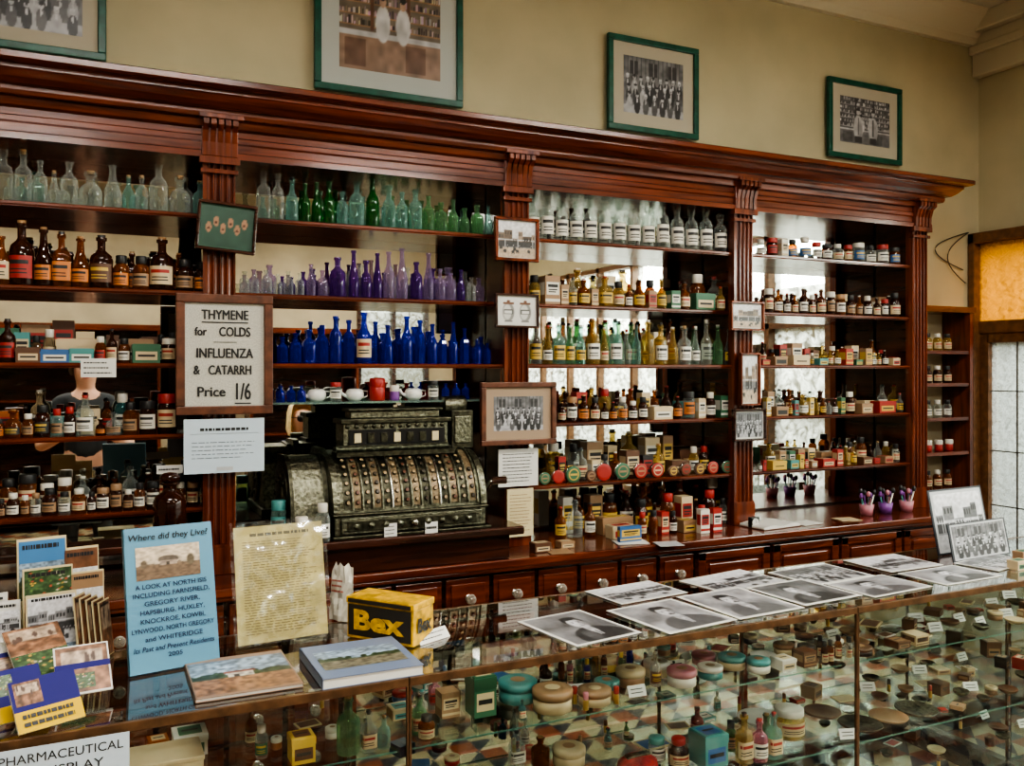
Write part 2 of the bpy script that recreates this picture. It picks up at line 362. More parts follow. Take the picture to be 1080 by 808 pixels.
mb=MB(); ct=M('cream_trim'); mb.box(XR-.06,YF+.01,3.24,XR-.001,YB-.001,CZ-.001,ct); mb.box(XR-.09,YF+.01,3.36,XR-.06,YB-.001,3.41,ct); mb.box(XR-.12,YF+.01,3.47,XR-.06,YB-.001,CZ-.001,ct)
struct(mb,'trim_3','boxed cream beam along the street wall',bevel=.008)
for k in range(2):
    pts=[]
    for i in range(14):
        u=i/13; x=1020-(34-12*k)*math.sin(u*3.0); y=244+u*(40+14*k)
        pts.append((PX(x,YB-.01),YB-.012-.006*k,PZ(1000,y,YB)))
    o=MB().tube(pts,.0028,BLACK,6).obj('electrical_cord'); tag(o,'thin black electrical cord looped on plaster wall','cable')
for x,wd in ((-.1,1.6),(2.2,1.2)):  # unseen cabinets, added so the mirrors reflect dark clutter instead of bright wall
    r=thing('reflection_cabinet','dark wooden cabinet added for the mirrors to reflect','cabinet',(x,YF+.26,0),group='cabinets added for the mirror reflections')
    mb=MB().box(-wd/2,-.2,.08,wd/2,-.18,2.0,WD).box(-wd/2,-.2,0,-wd/2+.03,.18,2.0,WV).box(wd/2-.03,-.2,0,wd/2,.18,2.0,WV).box(-wd/2-.03,-.2,2.0,wd/2+.03,.22,2.06,WH); mb.obj('frame',parent=r)
    for z in (.1,.5,.9,1.3,1.65): MB().box(-wd/2+.03,-.18,z-.02,wd/2-.03,.17,z,WH).obj('shelf',parent=r)
# ---------------- shelving unit
D=3.08; PIL=[-0.70,.40,1.50,2.61,3.715]; SZ=[2.118,1.86,1.622,1.39,1.145]; TOP=2.30; WT=.92
unit=thing('wall_shelving_unit','tall mahogany shop shelving with carved cornice and mirrored backs','shelving',(1.5,3.2,WT))
def U(mb,name,bevel=0,label=None):
    o=mb.obj(name,bevel=bevel,label=label); o.parent=unit; o.matrix_parent_inverse=Matrix.Translation((-1.5,-3.2,-WT)); return o
XE=3.715+.055
prof=[(0,TOP),(.014,TOP),(.014,TOP+.02),(.004,TOP+.026),(.004,TOP+.05),(.010,TOP+.055),(.010,TOP+.07),(.004,TOP+.075),(.004,TOP+.095),(.022,TOP+.10),(.026,TOP+.112),(.03,TOP+.12),(.05,TOP+.125),(.055,TOP+.137),(.055,TOP+.148),(.075,TOP+.152),(.095,TOP+.165),(.11,TOP+.182),(.115,TOP+.185),(.115,TOP+.195),(.14,TOP+.2),(.15,TOP+.205),(.15,TOP+.222),(.145,TOP+.225),(0,TOP+.225)]
vs=[];fs=[]
for p,z in prof: vs+=[(-1.3,D-p,z),(XE+p,D-p,z),(XE+p,YB-.004,z)]
for j in range(len(prof)-1):
    for i in range(2): fs.append((3*j+i,3*j+i+1,3*j+i+4,3*j+i+3))
mb=MB().add(vs,fs,WH); mb.box(-1.3,D,TOP,XE,YB-.006,TOP+.02,WH); mb.add([(-1.3,D-.15,TOP+.224),(XE+.15,D-.15,TOP+.224),(XE+.15,YB-.004,TOP+.224),(-1.3,YB-.004,TOP+.224)],[(0,1,2,3)],WH)
U(mb,'cornice')
for X in PIL:
    w=.052; pts=[(X-w,D+.04),(X-w,D)]
    for k in range(4):
        a=X-w+.014+k*.022
        pts+=[(a,D),(a+.003,D+.008),(a+.009,D+.010),(a+.015,D+.008),(a+.018,D)]
    pts+=[(X+w,D),(X+w,D+.04)]
    mb=MB().prism(pts,WV,WT,TOP-.0,'z'); mb.box(X-.058,D-.008,WT,X+.058,D+.04,WT+.09,WV); mb.box(X-.056,D-.005,WT+.09,X+.056,D+.04,WT+.1,WV)
    U(mb,'pilaster')
    mb=MB(); mb.box(X-.06,D-.012,TOP-.05,X+.06,D+.02,TOP-.035,WV); mb.box(X-.065,D-.02,TOP-.02,X+.065,D+.02,TOP+.005,WV)
    pr=[(D,TOP+.005),(D-.022,TOP+.005),(D-.024,TOP+.05),(D-.035,TOP+.085),(D-.055,TOP+.1),(D-.055,TOP+.12),(D,TOP+.12)]
    for k in range(5): mb.prism(pr,WV,X-.055+k*.023,X-.055+k*.023+.017,'x')
    mb.box(X-.058,D-.018,TOP+.005,X+.058,D,TOP+.12,WV); mb.box(X-.07,D-.06,TOP+.12,X+.07,D,TOP+.135,WV)
    U(mb,'capital',bevel=.002)
    U(MB().box(X-.013,D+.04,WT,X+.013,YB-.04,TOP,WY),'partition')
U(MB().box(XE-.02,D+.04,WT,XE,YB-.005,TOP,WY),'side_panel')
for b in range(4):
    x0=PIL[b]+.013; x1=PIL[b+1]-.013
    U(MB().box(x0,YB-.03,WT,x1,YB-.006,TOP,WD),'back_panel')
    U(MB().add([(x0,YB-.032,WT+.01),(x1,YB-.032,WT+.01),(x1,YB-.032,TOP),(x0,YB-.032,TOP)],[(0,1,2,3)],MIR),'mirror',label='old silvered mirror backing panel')
    for k,z in enumerate(SZ):
        if b==1 and k>2: continue
        yf=3.10; pr=[(yf,z-.014),(yf-.004,z-.010),(yf-.004,z-.003),(yf,z),(YB-.034,z),(YB-.034,z-.016),(yf,z-.016)]
        U(MB().prism(pr,WH,x0,x1,'x'),'shelf')
GS=1.487
o=MB().box(PIL[1]+.015,3.10,GS-.008,PIL[2]-.06,YB-.036,GS,glassmat('shelf_glass',(.55,.75,.68),.4)).obj('shelf',label='greenish glass shelf'); o.parent=unit; o.matrix_parent_inverse=Matrix.Translation((-1.5,-3.2,-WT))
# ---------------- worktop and base cabinets
o=MB().box(-1.3,2.87,WT-.03,3.80,YB-.006,WT-.001,WH).box(-1.3,2.88,WT-.045,3.79,YB-.01,WT-.03,WH).obj('worktop',bevel=.005); tag(o,'polished mahogany worktop under the shelving','worktop')
def knob(parent,loc):
    mb=MB().lathe([(0,0),(.006,0),(.006,-.012),(.016,-.018),(.019,-.026),(.016,-.034),(.006,-.038),(0,-.038)],glassmat('knob_glass',(.55,.5,.42),.5),12,axis='y')
    mb.lathe([(0.014,0),(.014,-.003),(0,-.003)],CHROME,12,axis='y')
    return mb.obj('knob',parent=parent,loc=loc,label='faceted glass knob')
def cabinet(x0,x1,ncol,rows,panel=False):
    r=thing('base_cabinet','mahogany base cabinet with '+('carved panel doors' if panel else 'small drawers and glass knobs'),'cabinet',((x0+x1)/2,2.9,0),group='base cabinets under the worktop')
    w=x1-x0
    MB().box(-w/2,.03,.08,w/2,.44,WT-.046,WD).box(-w/2,.05,0,w/2,.42,.08,WD).obj('body',parent=r)
    if not panel:
        z1=WT-.055; cw=w/ncol
        for rr in range(rows):
            hh=.15 if rr<4 else .2; z0=z1-hh
            for c in range(ncol):
                a=-w/2+c*cw+.008; b=a+cw-.016
                mb=MB().box(a,0.012,z0+.006,b,.03,z1-.006,WH).box(a+.018,.006,z0+.024,b-.018,.014,z1-.024,WH)
                d=mb.obj('drawer',parent=r,bevel=.003); knob(d,((a+b)/2,.006,(z0+z1)/2))
            MB().box(-w/2,.008,z0-.004,w/2,.03,z0+.004,WD).obj('rail',parent=r)
            z1=z0
    else:
        cw=w/ncol
        for c in range(ncol):
            a=-w/2+c*cw+.008; b=a+cw-.016
            for (q0,q1) in ((.1,.62),(.66,WT-.06)):
                mb=MB().box(a,.012,q0,b,.03,q1,WH)
                for (u0,v0,u1,v1) in ((a,q0,b,q0+.035),(a,q1-.035,b,q1),(a,q0,a+.04,q1),(b-.04,q0,b,q1)): mb.box(u0,0,v0,u1,.014,v1,WH)
                mb.box(a+.06,.004,q0+.05,b-.06,.014,q1-.05,WH)
                mb.obj('door',parent=r,bevel=.004)
cabinet(-1.25,.40,8,5); cabinet(.40,1.50,6,5); cabinet(1.50,2.22,4,5); cabinet(2.22,3.0,2,1,True); cabinet(3.0,3.78,2,1,True)
STZ=1.04
o=MB().box(.46,2.85,STZ-.03,1.42,3.30,STZ,WD).box(.5,2.9,WT,.54,3.28,STZ-.03,WD).box(1.34,2.9,WT,1.38,3.28,STZ-.03,WD).box(.5,2.89,WT,1.38,2.91,STZ-.03,WD).obj('register_stand',bevel=.006); tag(o,'low dark wooden platform under the cash register','stand')
o=MB().box(-.66,2.93,1.04,.34,3.08,1.065,WD).box(-.6,2.95,WT,-.56,3.07,1.04,WD).box(.28,2.95,WT,.32,3.07,1.04,WD).obj('wooden_riser',bevel=.004); tag(o,'narrow dark wooden riser on the worktop','stand')
# ---------------- side shelf unit
r=thing('corner_shelf','narrow mahogany shelf unit beside the main shelving','shelving',(4.03,3.28,0))
x0,x1=-.22,.22
mb=MB().box(x0,-.09,0,x0+.025,.095,1.9,WV).box(x1-.025,-.09,0,x1,.095,1.9,WV).box(x0-.01,-.10,1.9,x1+.01,.095,1.93,WH).box(x0+.025,.08,0,x1-.025,.095,1.9,WALL)
mb.obj('frame',parent=r)
CS=[1.70,1.53,1.35,1.17,.98]
for z in CS+[.7,.4]: MB().box(x0+.025,-.085,z-.018,x1-.025,.08,z,WH).obj('shelf',parent=r)
# ---------------- bottles
GL={'clear':(.76,.82,.78),'aqua':(.40,.66,.60),'green':(.03,.18,.04),'lgreen':(.26,.50,.28),'purple':(.13,.04,.28),'lilac':(.46,.36,.56),'cobalt':(.006,.022,.42),'amber':(.28,.08,.012),'brown':(.08,.022,.010),'yellow':(.56,.40,.14),'pink':(.55,.2,.26),'olive':(.18,.17,.04)}
LC={'white':(.58,.56,.49),'cream':(.50,.40,.25),'orange':(.50,.17,.04),'red':(.32,.028,.022),'blue':(.04,.12,.28),'green':(.04,.13,.07),'yellow':(.50,.34,.07),'black':(.02,.02,.02),'teal':(.07,.24,.23),'tan':(.29,.18,.10),'brown':(.11,.05,.026),'pink':(.42,.17,.20),'violet':(.18,.06,.25),'cork':(.30,.17,.08)}
def gm(c): return glassmat('glass_'+c,GL.get(c) or LC.get(c) or (.5,.5,.5),{'clear':.10,'aqua':.2,'lgreen':.28,'lilac':.26,'yellow':.32,'purple':.45,'cobalt':.5,'green':.45,'amber':.5}.get(c,.6))
def lm(c): return M('colour_'+c,LC.get(c) or GL.get(c) or (.3,.2,.1),.45)
PR={
 'round':([(0,0),(.46,0),(.5,.03),(.5,.56),(.44,.65),(.22,.73),(.17,.77),(.17,.93),(.23,.94),(.23,1),(.12,1)],2),
 'tall':([(0,0),(.46,0),(.5,.02),(.5,.5),(.42,.58),(.24,.68),(.18,.78),(.17,.94),(.23,.95),(.23,1),(.1,1)],2),
 'slender':([(0,0),(.45,0),(.5,.02),(.5,.42),(.34,.58),(.21,.75),(.18,.95),(.25,.955),(.25,1),(.1,1)],2),
 'square':([(0,0),(.45,0),(.48,.02),(.48,.58),(.42,.66),(.2,.72),(.17,.76),(.17,.92),(.23,.93),(.23,1),(.1,1)],6),
 'squat':([(0,0),(.44,0),(.5,.05),(.5,.4),(.47,.52),(.38,.62),(.22,.68),(.18,.72),(.18,.9),(.28,.91),(.28,1),(.12,1)],2),
 'ribbed':([(0,0),(.45,0),(.5,.02),(.5,.6),(.4,.68),(.2,.74),(.17,.78),(.17,.92),(.25,.93),(.25,1),(.1,1)],'hex'),
 'apoth':([(0,0),(.46,0),(.5,.03),(.5,.56),(.42,.65),(.24,.70),(.2,.74),(.2,.8),(.3,.82),(.3,.84),(.1,.84)],2),
 'jar':([(0,0),(.46,0),(.5,.04),(.5,.68),(.44,.76),(.4,.78),(.4,.8),(.1,.8)],2),
 'pill':([(0,0),(.46,0),(.5,.04),(.5,.6),(.42,.7),(.26,.76),(.26,.82),(.1,.82)],2)}
KN={'ribbed':'ribbed_poison_bottle','apoth':'stoppered_bottle','jar':'glass_jar','pill':'medicine_bottle','carton':'medicine_carton','tin':'hinged_tin','disc':'round_tin','pot':'lidded_pot','tube':'lipstick_tube'}
protos={}
def build_parts(kind,c,lab,cap):
    P=[]
    if kind in PR:
        pr,pw=PR[kind]; n=14
        if pw=='hex': n,pw_,sm=6,2,False
        else: pw_,sm=pw,True
        if pw_==6: n=20
        P.append(('body',MB().lathe(pr,gm(c),n,pw=pw_,smooth=sm)))
        if kind=='apoth': P.append(('stopper',MB().lathe([(0,.78),(.15,.79),(.17,.84),(.30,.87),(.32,.93),(.2,.985),(0,1)],gm(c),12)))
        elif kind=='jar': P.append(('lid',MB().lathe([(.47,.76),(.48,.78),(.48,.98),(.45,1),(0,1)],lm(cap or 'white'),14)))
        elif kind=='pill': P.append(('cap',MB().lathe([(.3,.76),(.34,.78),(.34,.98),(.3,1),(0,1)],lm(cap if cap and cap!='cork' else 'black'),12)))
        elif cap: P.append(('cork',MB().lathe([(.0,.96),(.15,.96),(.18,1.05),(0,1.05)],CORK if cap=='cork' else lm(cap),10)))
        if lab:
            zt={'slender':.38,'squat':.38}.get(kind,.48)
            zb={'jar':.16}.get(kind,.12)
            if kind=='jar': zt=.6
            mb=MB(); c0=-math.pi/2-.3
            mb.lathe([(.508,zb),(.508,zt)],lm(lab),10,pw=pw_,a0=c0-1.25,a1=c0+1.25)
            k='black' if lab not in('black','brown','blue','green') else 'yellow'
            for (q0,q1,aa) in ((zb+(zt-zb)*.62,zb+(zt-zb)*.8,.85),(zb+(zt-zb)*.36,zb+(zt-zb)*.42,.7),(zb+(zt-zb)*.2,zb+(zt-zb)*.26,.75)):
                mb.lathe([(.513,q0),(.513,q1)],lm(k if q0<zb+(zt-zb)*.5 else ('red' if lab=='cream' else k)),8,pw=pw_,a0=c0-aa,a1=c0+aa)
            P.append(('label',mb))
    elif kind=='carton':
        P.append(('body',MB().box(-.5,-.5,0,.5,.5,1,lm(c))))
        l2=lm(lab or 'white'); k=lm('black' if lab!='black' else 'yellow')
        mb=MB(); rect(mb,-.42,.34,.42,.78,-.507,l2); rect(mb,-.34,.6,.34,.7,-.515,k); rect(mb,-.3,.5,.3,.54,-.515,k); rect(mb,-.3,.42,.2,.46,-.515,k); rect(mb,-.5,.1,.5,.2,-.507,l2)
        mb.quad((-.507,-.4,.34),(-.507,.4,.34),(-.507,.4,.78),(-.507,-.4,.78),l2); P.append(('label',mb))
    elif kind=='tin':
        P.append(('body',MB().box(-.48,-.48,0,.48,.48,.72,lm(c)))); P.append(('lid',MB().box(-.5,-.5,.7,.5,.5,.97,lm(c)).box(-.46,-.46,.97,.46,.46,1,lm(c))))
        mb=MB(); rect(mb,-.38,.15,.38,.6,-.487,lm(lab or 'cream')); rect(mb,-.3,.32,.3,.44,-.494,lm('black')); mb.quad((-.34,-.34,1.004),(.34,-.34,1.004),(.34,.34,1.004),(-.34,.34,1.004),lm(lab or 'cream')); mb.quad((-.24,-.05,1.01),(.24,-.05,1.01),(.24,.08,1.01),(-.24,.08,1.01),lm('black')); P.append(('label',mb))
    elif kind=='disc':
        P.append(('body',MB().lathe([(0,.5),(.48,.5),(.5,.45),(.5,-.3),(.46,-.3)],CHROME,18,o=(0,0,.5),axis='y')))
        P.append(('lid',MB().lathe([(.5,.1),(.5,-.44),(.47,-.5),(0,-.5)],lm(c),18,o=(0,0,.5),axis='y')))
        mb=MB(); mb.ell(0,.5,.36,.36,-.51,lm(lab or 'cream'),18); mb.ell(0,.5,.29,.29,-.52,lm(c),18); rect(mb,-.25,.44,.25,.56,-.53,lm(lab or 'cream')); P.append(('label',mb))
    elif kind=='pot':
        P.append(('body',MB().lathe([(0,0),(.46,0),(.5,.05),(.5,.6),(.45,.65)],lm(c),20))); P.append(('lid',MB().lathe([(.5,.58),(.52,.6),(.52,.92),(.46,.98),(.30,1),(.28,.985),(0,.99)],lm(lab or c),20).lathe([(.2,1.0),(.18,1.01),(0,1.01)],lm('tan' if lab!='tan' else 'cream'),12)))
    elif kind=='tube':
        P.append(('body',MB().lathe([(0,0),(.5,0),(.5,.5),(.42,.52),(.42,.6)],M('gilt',(.6,.42,.15),.3,1),12))); P.append(('cap',MB().lathe([(.44,.58),(.5,.6),(.5,.97),(.45,1),(0,1)],lm(c),12)))
    return P
def spawn(kind,c,lab,cap,loc,w,h,d=None,group=None,desc='',rot=0,tiltx=0):
    key=(kind,c,lab,cap); nm=KN.get(kind,'glass_bottle')
    base={'carton':'small %s cardboard medicine carton'%c,'tin':'%s hinged tin with printed label'%c,'disc':'round %s tin standing on its rim'%c,'pot':'%s lidded cosmetic pot'%c,'tube':'gilt lipstick tube with %s cap'%c}.get(kind)
    if not base:
        cn={'lgreen':'pale-green','cobalt':'cobalt-blue'}.get(c,c)
        sh={'square':'square-sided','apoth':'glass-stoppered','jar':'lidded','pill':'capped'}.get(kind,kind)
        base='%s %s glass %s'%(sh,cn,'jar' if kind=='jar' else 'bottle')+(' with %s label'%lab if lab else '')
    lb=(base+' '+desc).strip(); cat={'carton':'box','tin':'tin','disc':'tin','pot':'pot','tube':'cosmetics','jar':'jar'}.get(kind,'bottle')
    if key not in protos:
        P=build_parts(kind,c,lab,cap)
        if len(P)==1:
            r=P[0][1].obj(nm); ch=[]
        else:
            r=bpy.data.objects.new(nm,None); r.empty_display_size=.02; C.objects.link(r)
            ch=[m.obj(n,parent=r) for n,m in P]
        protos[key]=(r,ch)
    else:
        r0,ch0=protos[key]; r=r0.copy(); C.objects.link(r)
        for q in ch0: k=q.copy(); k.parent=r; C.objects.link(k)
    for k in list(r.keys()):
        if k in('label','category','group'): del r[k]
    tag(r,lb,cat,group)
    r.location=loc; r.scale=(w,d or w,h); r.rotation_euler=(tiltx,0,rot)
    return r
def row(b,k,xs,Y,z,group,desc):
    for (x,hp,wp,kind,c,lab,cap) in xs:
        zz=zd(x,Y); X=PX(x,Y); w=wp*zz/F; h=hp*zz/F
        if kind=='disc': spawn(kind,c,lab,cap,(X,Y,z),w,w,min(.02,w*.35),group,desc)
        else: spawn(kind,c,lab,cap,(X,Y,z),w,h,min(w,.06),group,desc)
def auto(xa,xb,gap,h0,h1,kinds,cols,labs,caps,Y,z,group,desc,wr=(.32,.42)):
    x=xa
    while x<xb:
        kind=random.choice(kinds); h=random.uniform(h0,h1)
        if kind=='squat': h*=.75; w=h*random.uniform(.55,.7)
        elif kind in PR: w=min(h*random.uniform(*wr),40)
        elif kind=='tin': w=h*random.uniform(.9,1.4); h*=.7
        else: w=h*random.uniform(.35,.7); h*=.9
        row(0,0,[(x+w/2,h,w*.97,kind,random.choice(cols),random.choice(labs),random.choice(caps))],Y,z,group,desc)
        x+=w*1.1+random.uniform(0,gap)
Yf=3.15; Yb=3.225; Yc=3.295
N=[None]
# bay 1
g='clear bottles on the top shelf'
auto(-6,205,.6,34,56,['round','tall','square','slender','squat'],['clear','clear','clear','aqua'],N,[None,None,None,'cork'],Yf,SZ[0],g,'on the top shelf',(.30,.44))
auto(4,205,2,30,46,['round','square','squat'],['clear','aqua','clear'],N,N,Yb+.02,SZ[0],g,'on the top shelf',(.34,.44))
g='brown labelled bottles on the second shelf'
row(0,0,[(1,52,19,'tall','amber','cream',None),(23,66,24,'round','brown','red','cork'),(46,60,18,'slender','brown','orange','cork'),(65,56,18,'square','amber','orange','black'),(85,52,18,'slender','amber','orange','cork'),(107,54,23,'round','brown','brown','black'),(128,36,16,'pill','amber','orange','black'),(149,36,17,'pill','amber','tan','black'),(171,54,24,'round','brown','cream','cork'),(195,34,18,'pill','brown','tan','black'),(212,32,13,'pill','brown','orange','black')],Yf,SZ[1],g,'on the second shelf')
auto(0,205,3,30,44,['round','square'],['brown','amber'],['cream','orange'],['cork','black'],Yb+.03,SZ[1],g,'on the second shelf')
g='tins and jars on the middle shelf'
row(0,0,[(8,44,16,'round','brown','red','black'),(30,16,24,'tin','brown','cream',None),(58,14,28,'tin','blue','white',None),(86,15,24,'tin','teal','white',None),(106,28,11,'pill','amber','red','white'),(118,34,11,'round','brown','cream','black'),(131,26,12,'pill','amber','white','black'),(154,20,28,'tin','green','cream',None),(178,26,14,'jar','brown','cream','white')],Yf,SZ[2],g,'on the middle shelf')
auto(16,200,1,24,38,['tin','carton','jar','carton','pill'],['brown','tan','teal','brown','cream','red'],['cream','white','red'],['white','black'],Yb,SZ[2],g,'on the middle shelf')
auto(0,200,6,34,50,['carton','tin'],['brown','tan','green','cream'],['cream','red'],N,Yc,SZ[2],g,'on the middle shelf')
g='assorted medicines on the fourth shelf'
pal=['brown','amber','brown','green','clear','amber']
auto(-4,182,.6,18,42,['pill','round','jar','square','pill','squat'],pal,['cream','white','orange','tan','black','green'],['white','black','red','cork'],Yf,SZ[3],g,'on the fourth shelf',(.36,.5))
auto(0,180,1.5,28,46,['carton','tin','round','pill'],['tan','cream','brown','teal','amber'],['white','cream','red'],['black','white'],Yb,SZ[3],g,'on the fourth shelf')
g='small bottles on the lowest shelf'
auto(-4,214,.6,18,28,['pill','jar','pill'],['brown','brown','clear','amber'],['white','cream','tan'],['white','tan','black'],Yf,SZ[4],g,'on the lowest shelf',(.42,.58))
auto(0,205,3,28,40,['pill','jar','round'],['brown','amber','clear'],['white','cream'],['white','black'],Yb,SZ[4],g,'on the lowest shelf',(.4,.5))
# bay 2
g='coloured glass on the top shelf'
row(0,0,[(278,52,14,'square','clear',None,None),(293,50,13,'round','clear',None,None),(308,46,13,'tall','aqua',None,'black'),(322,42,11,'tall','green',None,None),(334,44,11,'slender','green',None,None),(347,46,13,'tall','green',None,None),(361,36,12,'round','aqua',None,None),(376,48,16,'round','aqua',None,None),(393,54,14,'tall','green',None,None),(410,46,15,'squat','aqua',None,None),(424,40,12,'round','aqua',None,None),(438,44,13,'square','aqua',None,None),(452,38,12,'round','lgreen',None,None),(465,32,12,'square','lgreen',None,None),(478,36,11,'tall','lgreen',None,None),(490,28,11,'squat','lgreen',None,None),(503,32,12,'square','lgreen',None,None),(515,32,9,'slender','aqua',None,None)],Yf,SZ[0],g,'on the top shelf')
auto(272,505,2,26,42,['round','square','slender'],['aqua','lgreen','clear','green'],N,N,Yb+.02,SZ[0],g,'on the top shelf')
g='purple and lilac glass on the second shelf'
row(0,0,[(258,24,11,'round','clear',None,None),(269,22,9,'round','clear',None,None),(281,26,11,'square','clear',None,None),(293,22,9,'round','clear',None,None),(304,26,10,'square','clear',None,None),(316,24,10,'round','clear',None,None),(328,34,10,'slender','lilac',None,None),(340,28,10,'square','lilac',None,None),(356,42,17,'round','purple',None,None),(373,50,11,'slender','purple',None,None),(386,40,12,'squat','purple',None,None),(398,48,10,'slender','purple',None,None),(410,50,12,'tall','lilac',None,None),(424,54,12,'slender','lilac',None,None),(439,40,13,'round','purple',None,None),(452,50,11,'slender','lilac',None,None),(464,34,10,'square','lilac',None,None),(475,30,10,'square','lilac',None,None),(486,34,9,'slender','purple',None,None),(497,26,10,'round','clear',None,None)],Yf,SZ[1],g,'on the second shelf')
auto(262,500,3,22,38,['round','square'],['lilac','purple','clear'],N,N,Yb+.02,SZ[1],g,'on the second shelf')
g='cobalt blue bottles on the middle shelf'
row(0,0,[(298,28,12,'ribbed','cobalt',None,None),(312,32,12,'ribbed','cobalt',None,None),(326,36,13,'square','cobalt',None,None),(340,40,13,'ribbed','cobalt',None,None),(354,50,13,'round','cobalt',None,None),(368,46,12,'ribbed','cobalt',None,None),(384,54,16,'tall','cobalt','cream',None),(409,40,11,'slender','cobalt',None,None),(429,50,13,'tall','cobalt',None,None),(443,46,12,'ribbed','cobalt',None,None),(456,42,11,'tall','cobalt',None,None),(467,36,10,'ribbed','cobalt',None,None),(478,44,10,'slender','cobalt',None,None),(490,38,11,'ribbed','cobalt',None,None),(503,26,10,'round','cobalt',None,None),(514,22,9,'ribbed','cobalt',None,None)],Yf,SZ[2],g,'on the middle shelf')
auto(305,505,4,24,40,['ribbed','square'],['cobalt'],N,N,Yb+.02,SZ[2],g,'on the middle shelf')
g='small cobalt bottles on the glass shelf'
row(0,0,[(x,17,9,'ribbed' if i%2 else 'round','cobalt',None,None) for i,x in enumerate((296,307,318,470,481,491))],Yf,GS,g,'on the glass shelf')
def cup(x,Y=3.17):
    r=thing('invalid_feeding_cup','white glazed china feeding cup with spout','cup',(PX(x,Y),Y,GS),group='china cups on the glass shelf')
    s=.034
    MB().lathe([(0,0),(s*.6,0),(s*.95,.012),(s,.028),(s*.8,.04),(s*.5,.044),(s*.48,.042)],WHITE,16).obj('body',parent=r)
    MB().tube([(-s*.8,0,.015),(-s*1.4,0,.026),(-s*1.6,0,.04)],.006,WHITE).obj('spout',parent=r)
    MB().tube([(s*.8,0,.036),(s*1.4,0,.034),(s*1.4,0,.016),(s*.9,0,.01)],.003,WHITE).obj('handle',parent=r)
for x in (334,374,436): cup(x)
row(0,0,[(354,20,12,'jar','clear','white','red'),(398,24,16,'pot','red','red',None),(416,16,10,'pot','violet','white',None),(457,20,11,'jar','clear','white','black')],Yf,GS,'small jars on the glass shelf','on the glass shelf')
row(0,0,[(405,18,14,'squat','red',None,None),(448,16,12,'squat','red',None,None)],3.24,GS,'red glass on the glass shelf','on the glass shelf')
# bay 3
g='stoppered dispensary bottles on the top shelf'
x=562
for i in range(14):
    row(0,0,[(x,random.choice([52,46,42,48]),14,'apoth','clear','white',None)],Yf,SZ[0],g,'on the top shelf'); x+=15.2
auto(562,765,2,34,48,['apoth','round'],['clear','brown'],['white'],N,Yb+.02,SZ[0],g,'on the top shelf')
def mix(xa,xb,gap,h0,h1,Y,z,g,desc,pb=.7,pal=('brown','amber','clear','yellow'),bx=('cream','white','green','tan','red','brown','teal','tan'),kinds=('round','pill','square','tall'),wr=(.34,.46),labs=('cream','white','yellow',None),tins=.25):
    x=xa
    while x<xb:
        h=random.uniform(h0,h1)
        if random.random()<pb:
            k=random.choice(kinds); w=h*random.uniform(*wr); row(0,0,[(x+w/2,h,w,k,random.choice(pal),random.choice(labs),random.choice(('black','white','cork','red')))],Y,z,g,desc)
        else:
            if random.random()<tins: k='tin'; w=h*random.uniform(.7,1.2); h*=.6
            else: k='carton'; w=h*random.uniform(.28,.55)
            row(0,0,[(x+w/2,h*.9,w,k,random.choice(bx),random.choice(('white','cream','yellow','red','black')),None)],Y,z,g,desc)
        x+=w*1.06+random.uniform(0,gap)
g='assorted bottles and cartons on the second shelf'
mix(557,764,.5,20,34,Yf,SZ[1],g,'on the second shelf',.6,bx=('tan','yellow','green','cream','brown'),pal=('yellow','amber','clear','brown'))
mix(560,762,1,28,40,Yb,SZ[1],g,'on the second shelf',.6,bx=('tan','brown','cream','tan'))
g='slender bottles on the middle shelf'
mix(558,766,.5,34,46,Yf,SZ[2],g,'on the middle shelf',.99,pal=('clear','yellow','aqua','lgreen','clear','yellow'),kinds=('slender','tall','square'),wr=(.24,.31))
mix(560,762,1,36,48,Yb,SZ[2],g,'on the middle shelf',.9,pal=('yellow','clear','lgreen','amber'),kinds=('slender','tall'),wr=(.26,.33))
g='small medicine bottles on the fourth shelf'
mix(588,768,.4,18,28,Yf,SZ[3],g,'on the fourth shelf',.88,pal=('brown','amber','brown','clear'),kinds=('pill','jar','pill','round'),wr=(.4,.5),labs=('cream','white','orange'))
mix(590,765,1,24,34,Yb,SZ[3],g,'on the fourth shelf',.6)
g='round tins on the lowest shelf'
x=574
while x<770:
    w=random.uniform(12,20); row(0,0,[(x,w,w*.95,'disc',random.choice(['red','black','green','brown','brown','red','black','brown','black']),random.choice(['cream','yellow','tan','red']),None)],3.12,SZ[4],g,'on the lowest shelf'); x+=w+.8
mix(575,765,1,22,32,3.19,SZ[4],'cartons behind the round tins','on the lowest shelf',.45,bx=('brown','black','red','cream','green'))
mix(575,765,6,34,46,3.28,SZ[4],'cartons behind the round tins','on the lowest shelf',.3,bx=('white','cream','tan','brown'))
g='bottles standing on the worktop'
mix(585,776,.6,26,38,3.15,WT,g,'on the worktop',.85,pal=('brown','amber','brown','clear'))
mix(590,772,2,36,46,3.24,WT,g,'on the worktop',.6,pal=('brown','amber','brown'))
mix(640,735,2,20,28,3.05,WT,g,'on the worktop',.7,pal=('brown','amber','brown'),kinds=('pill',)) 
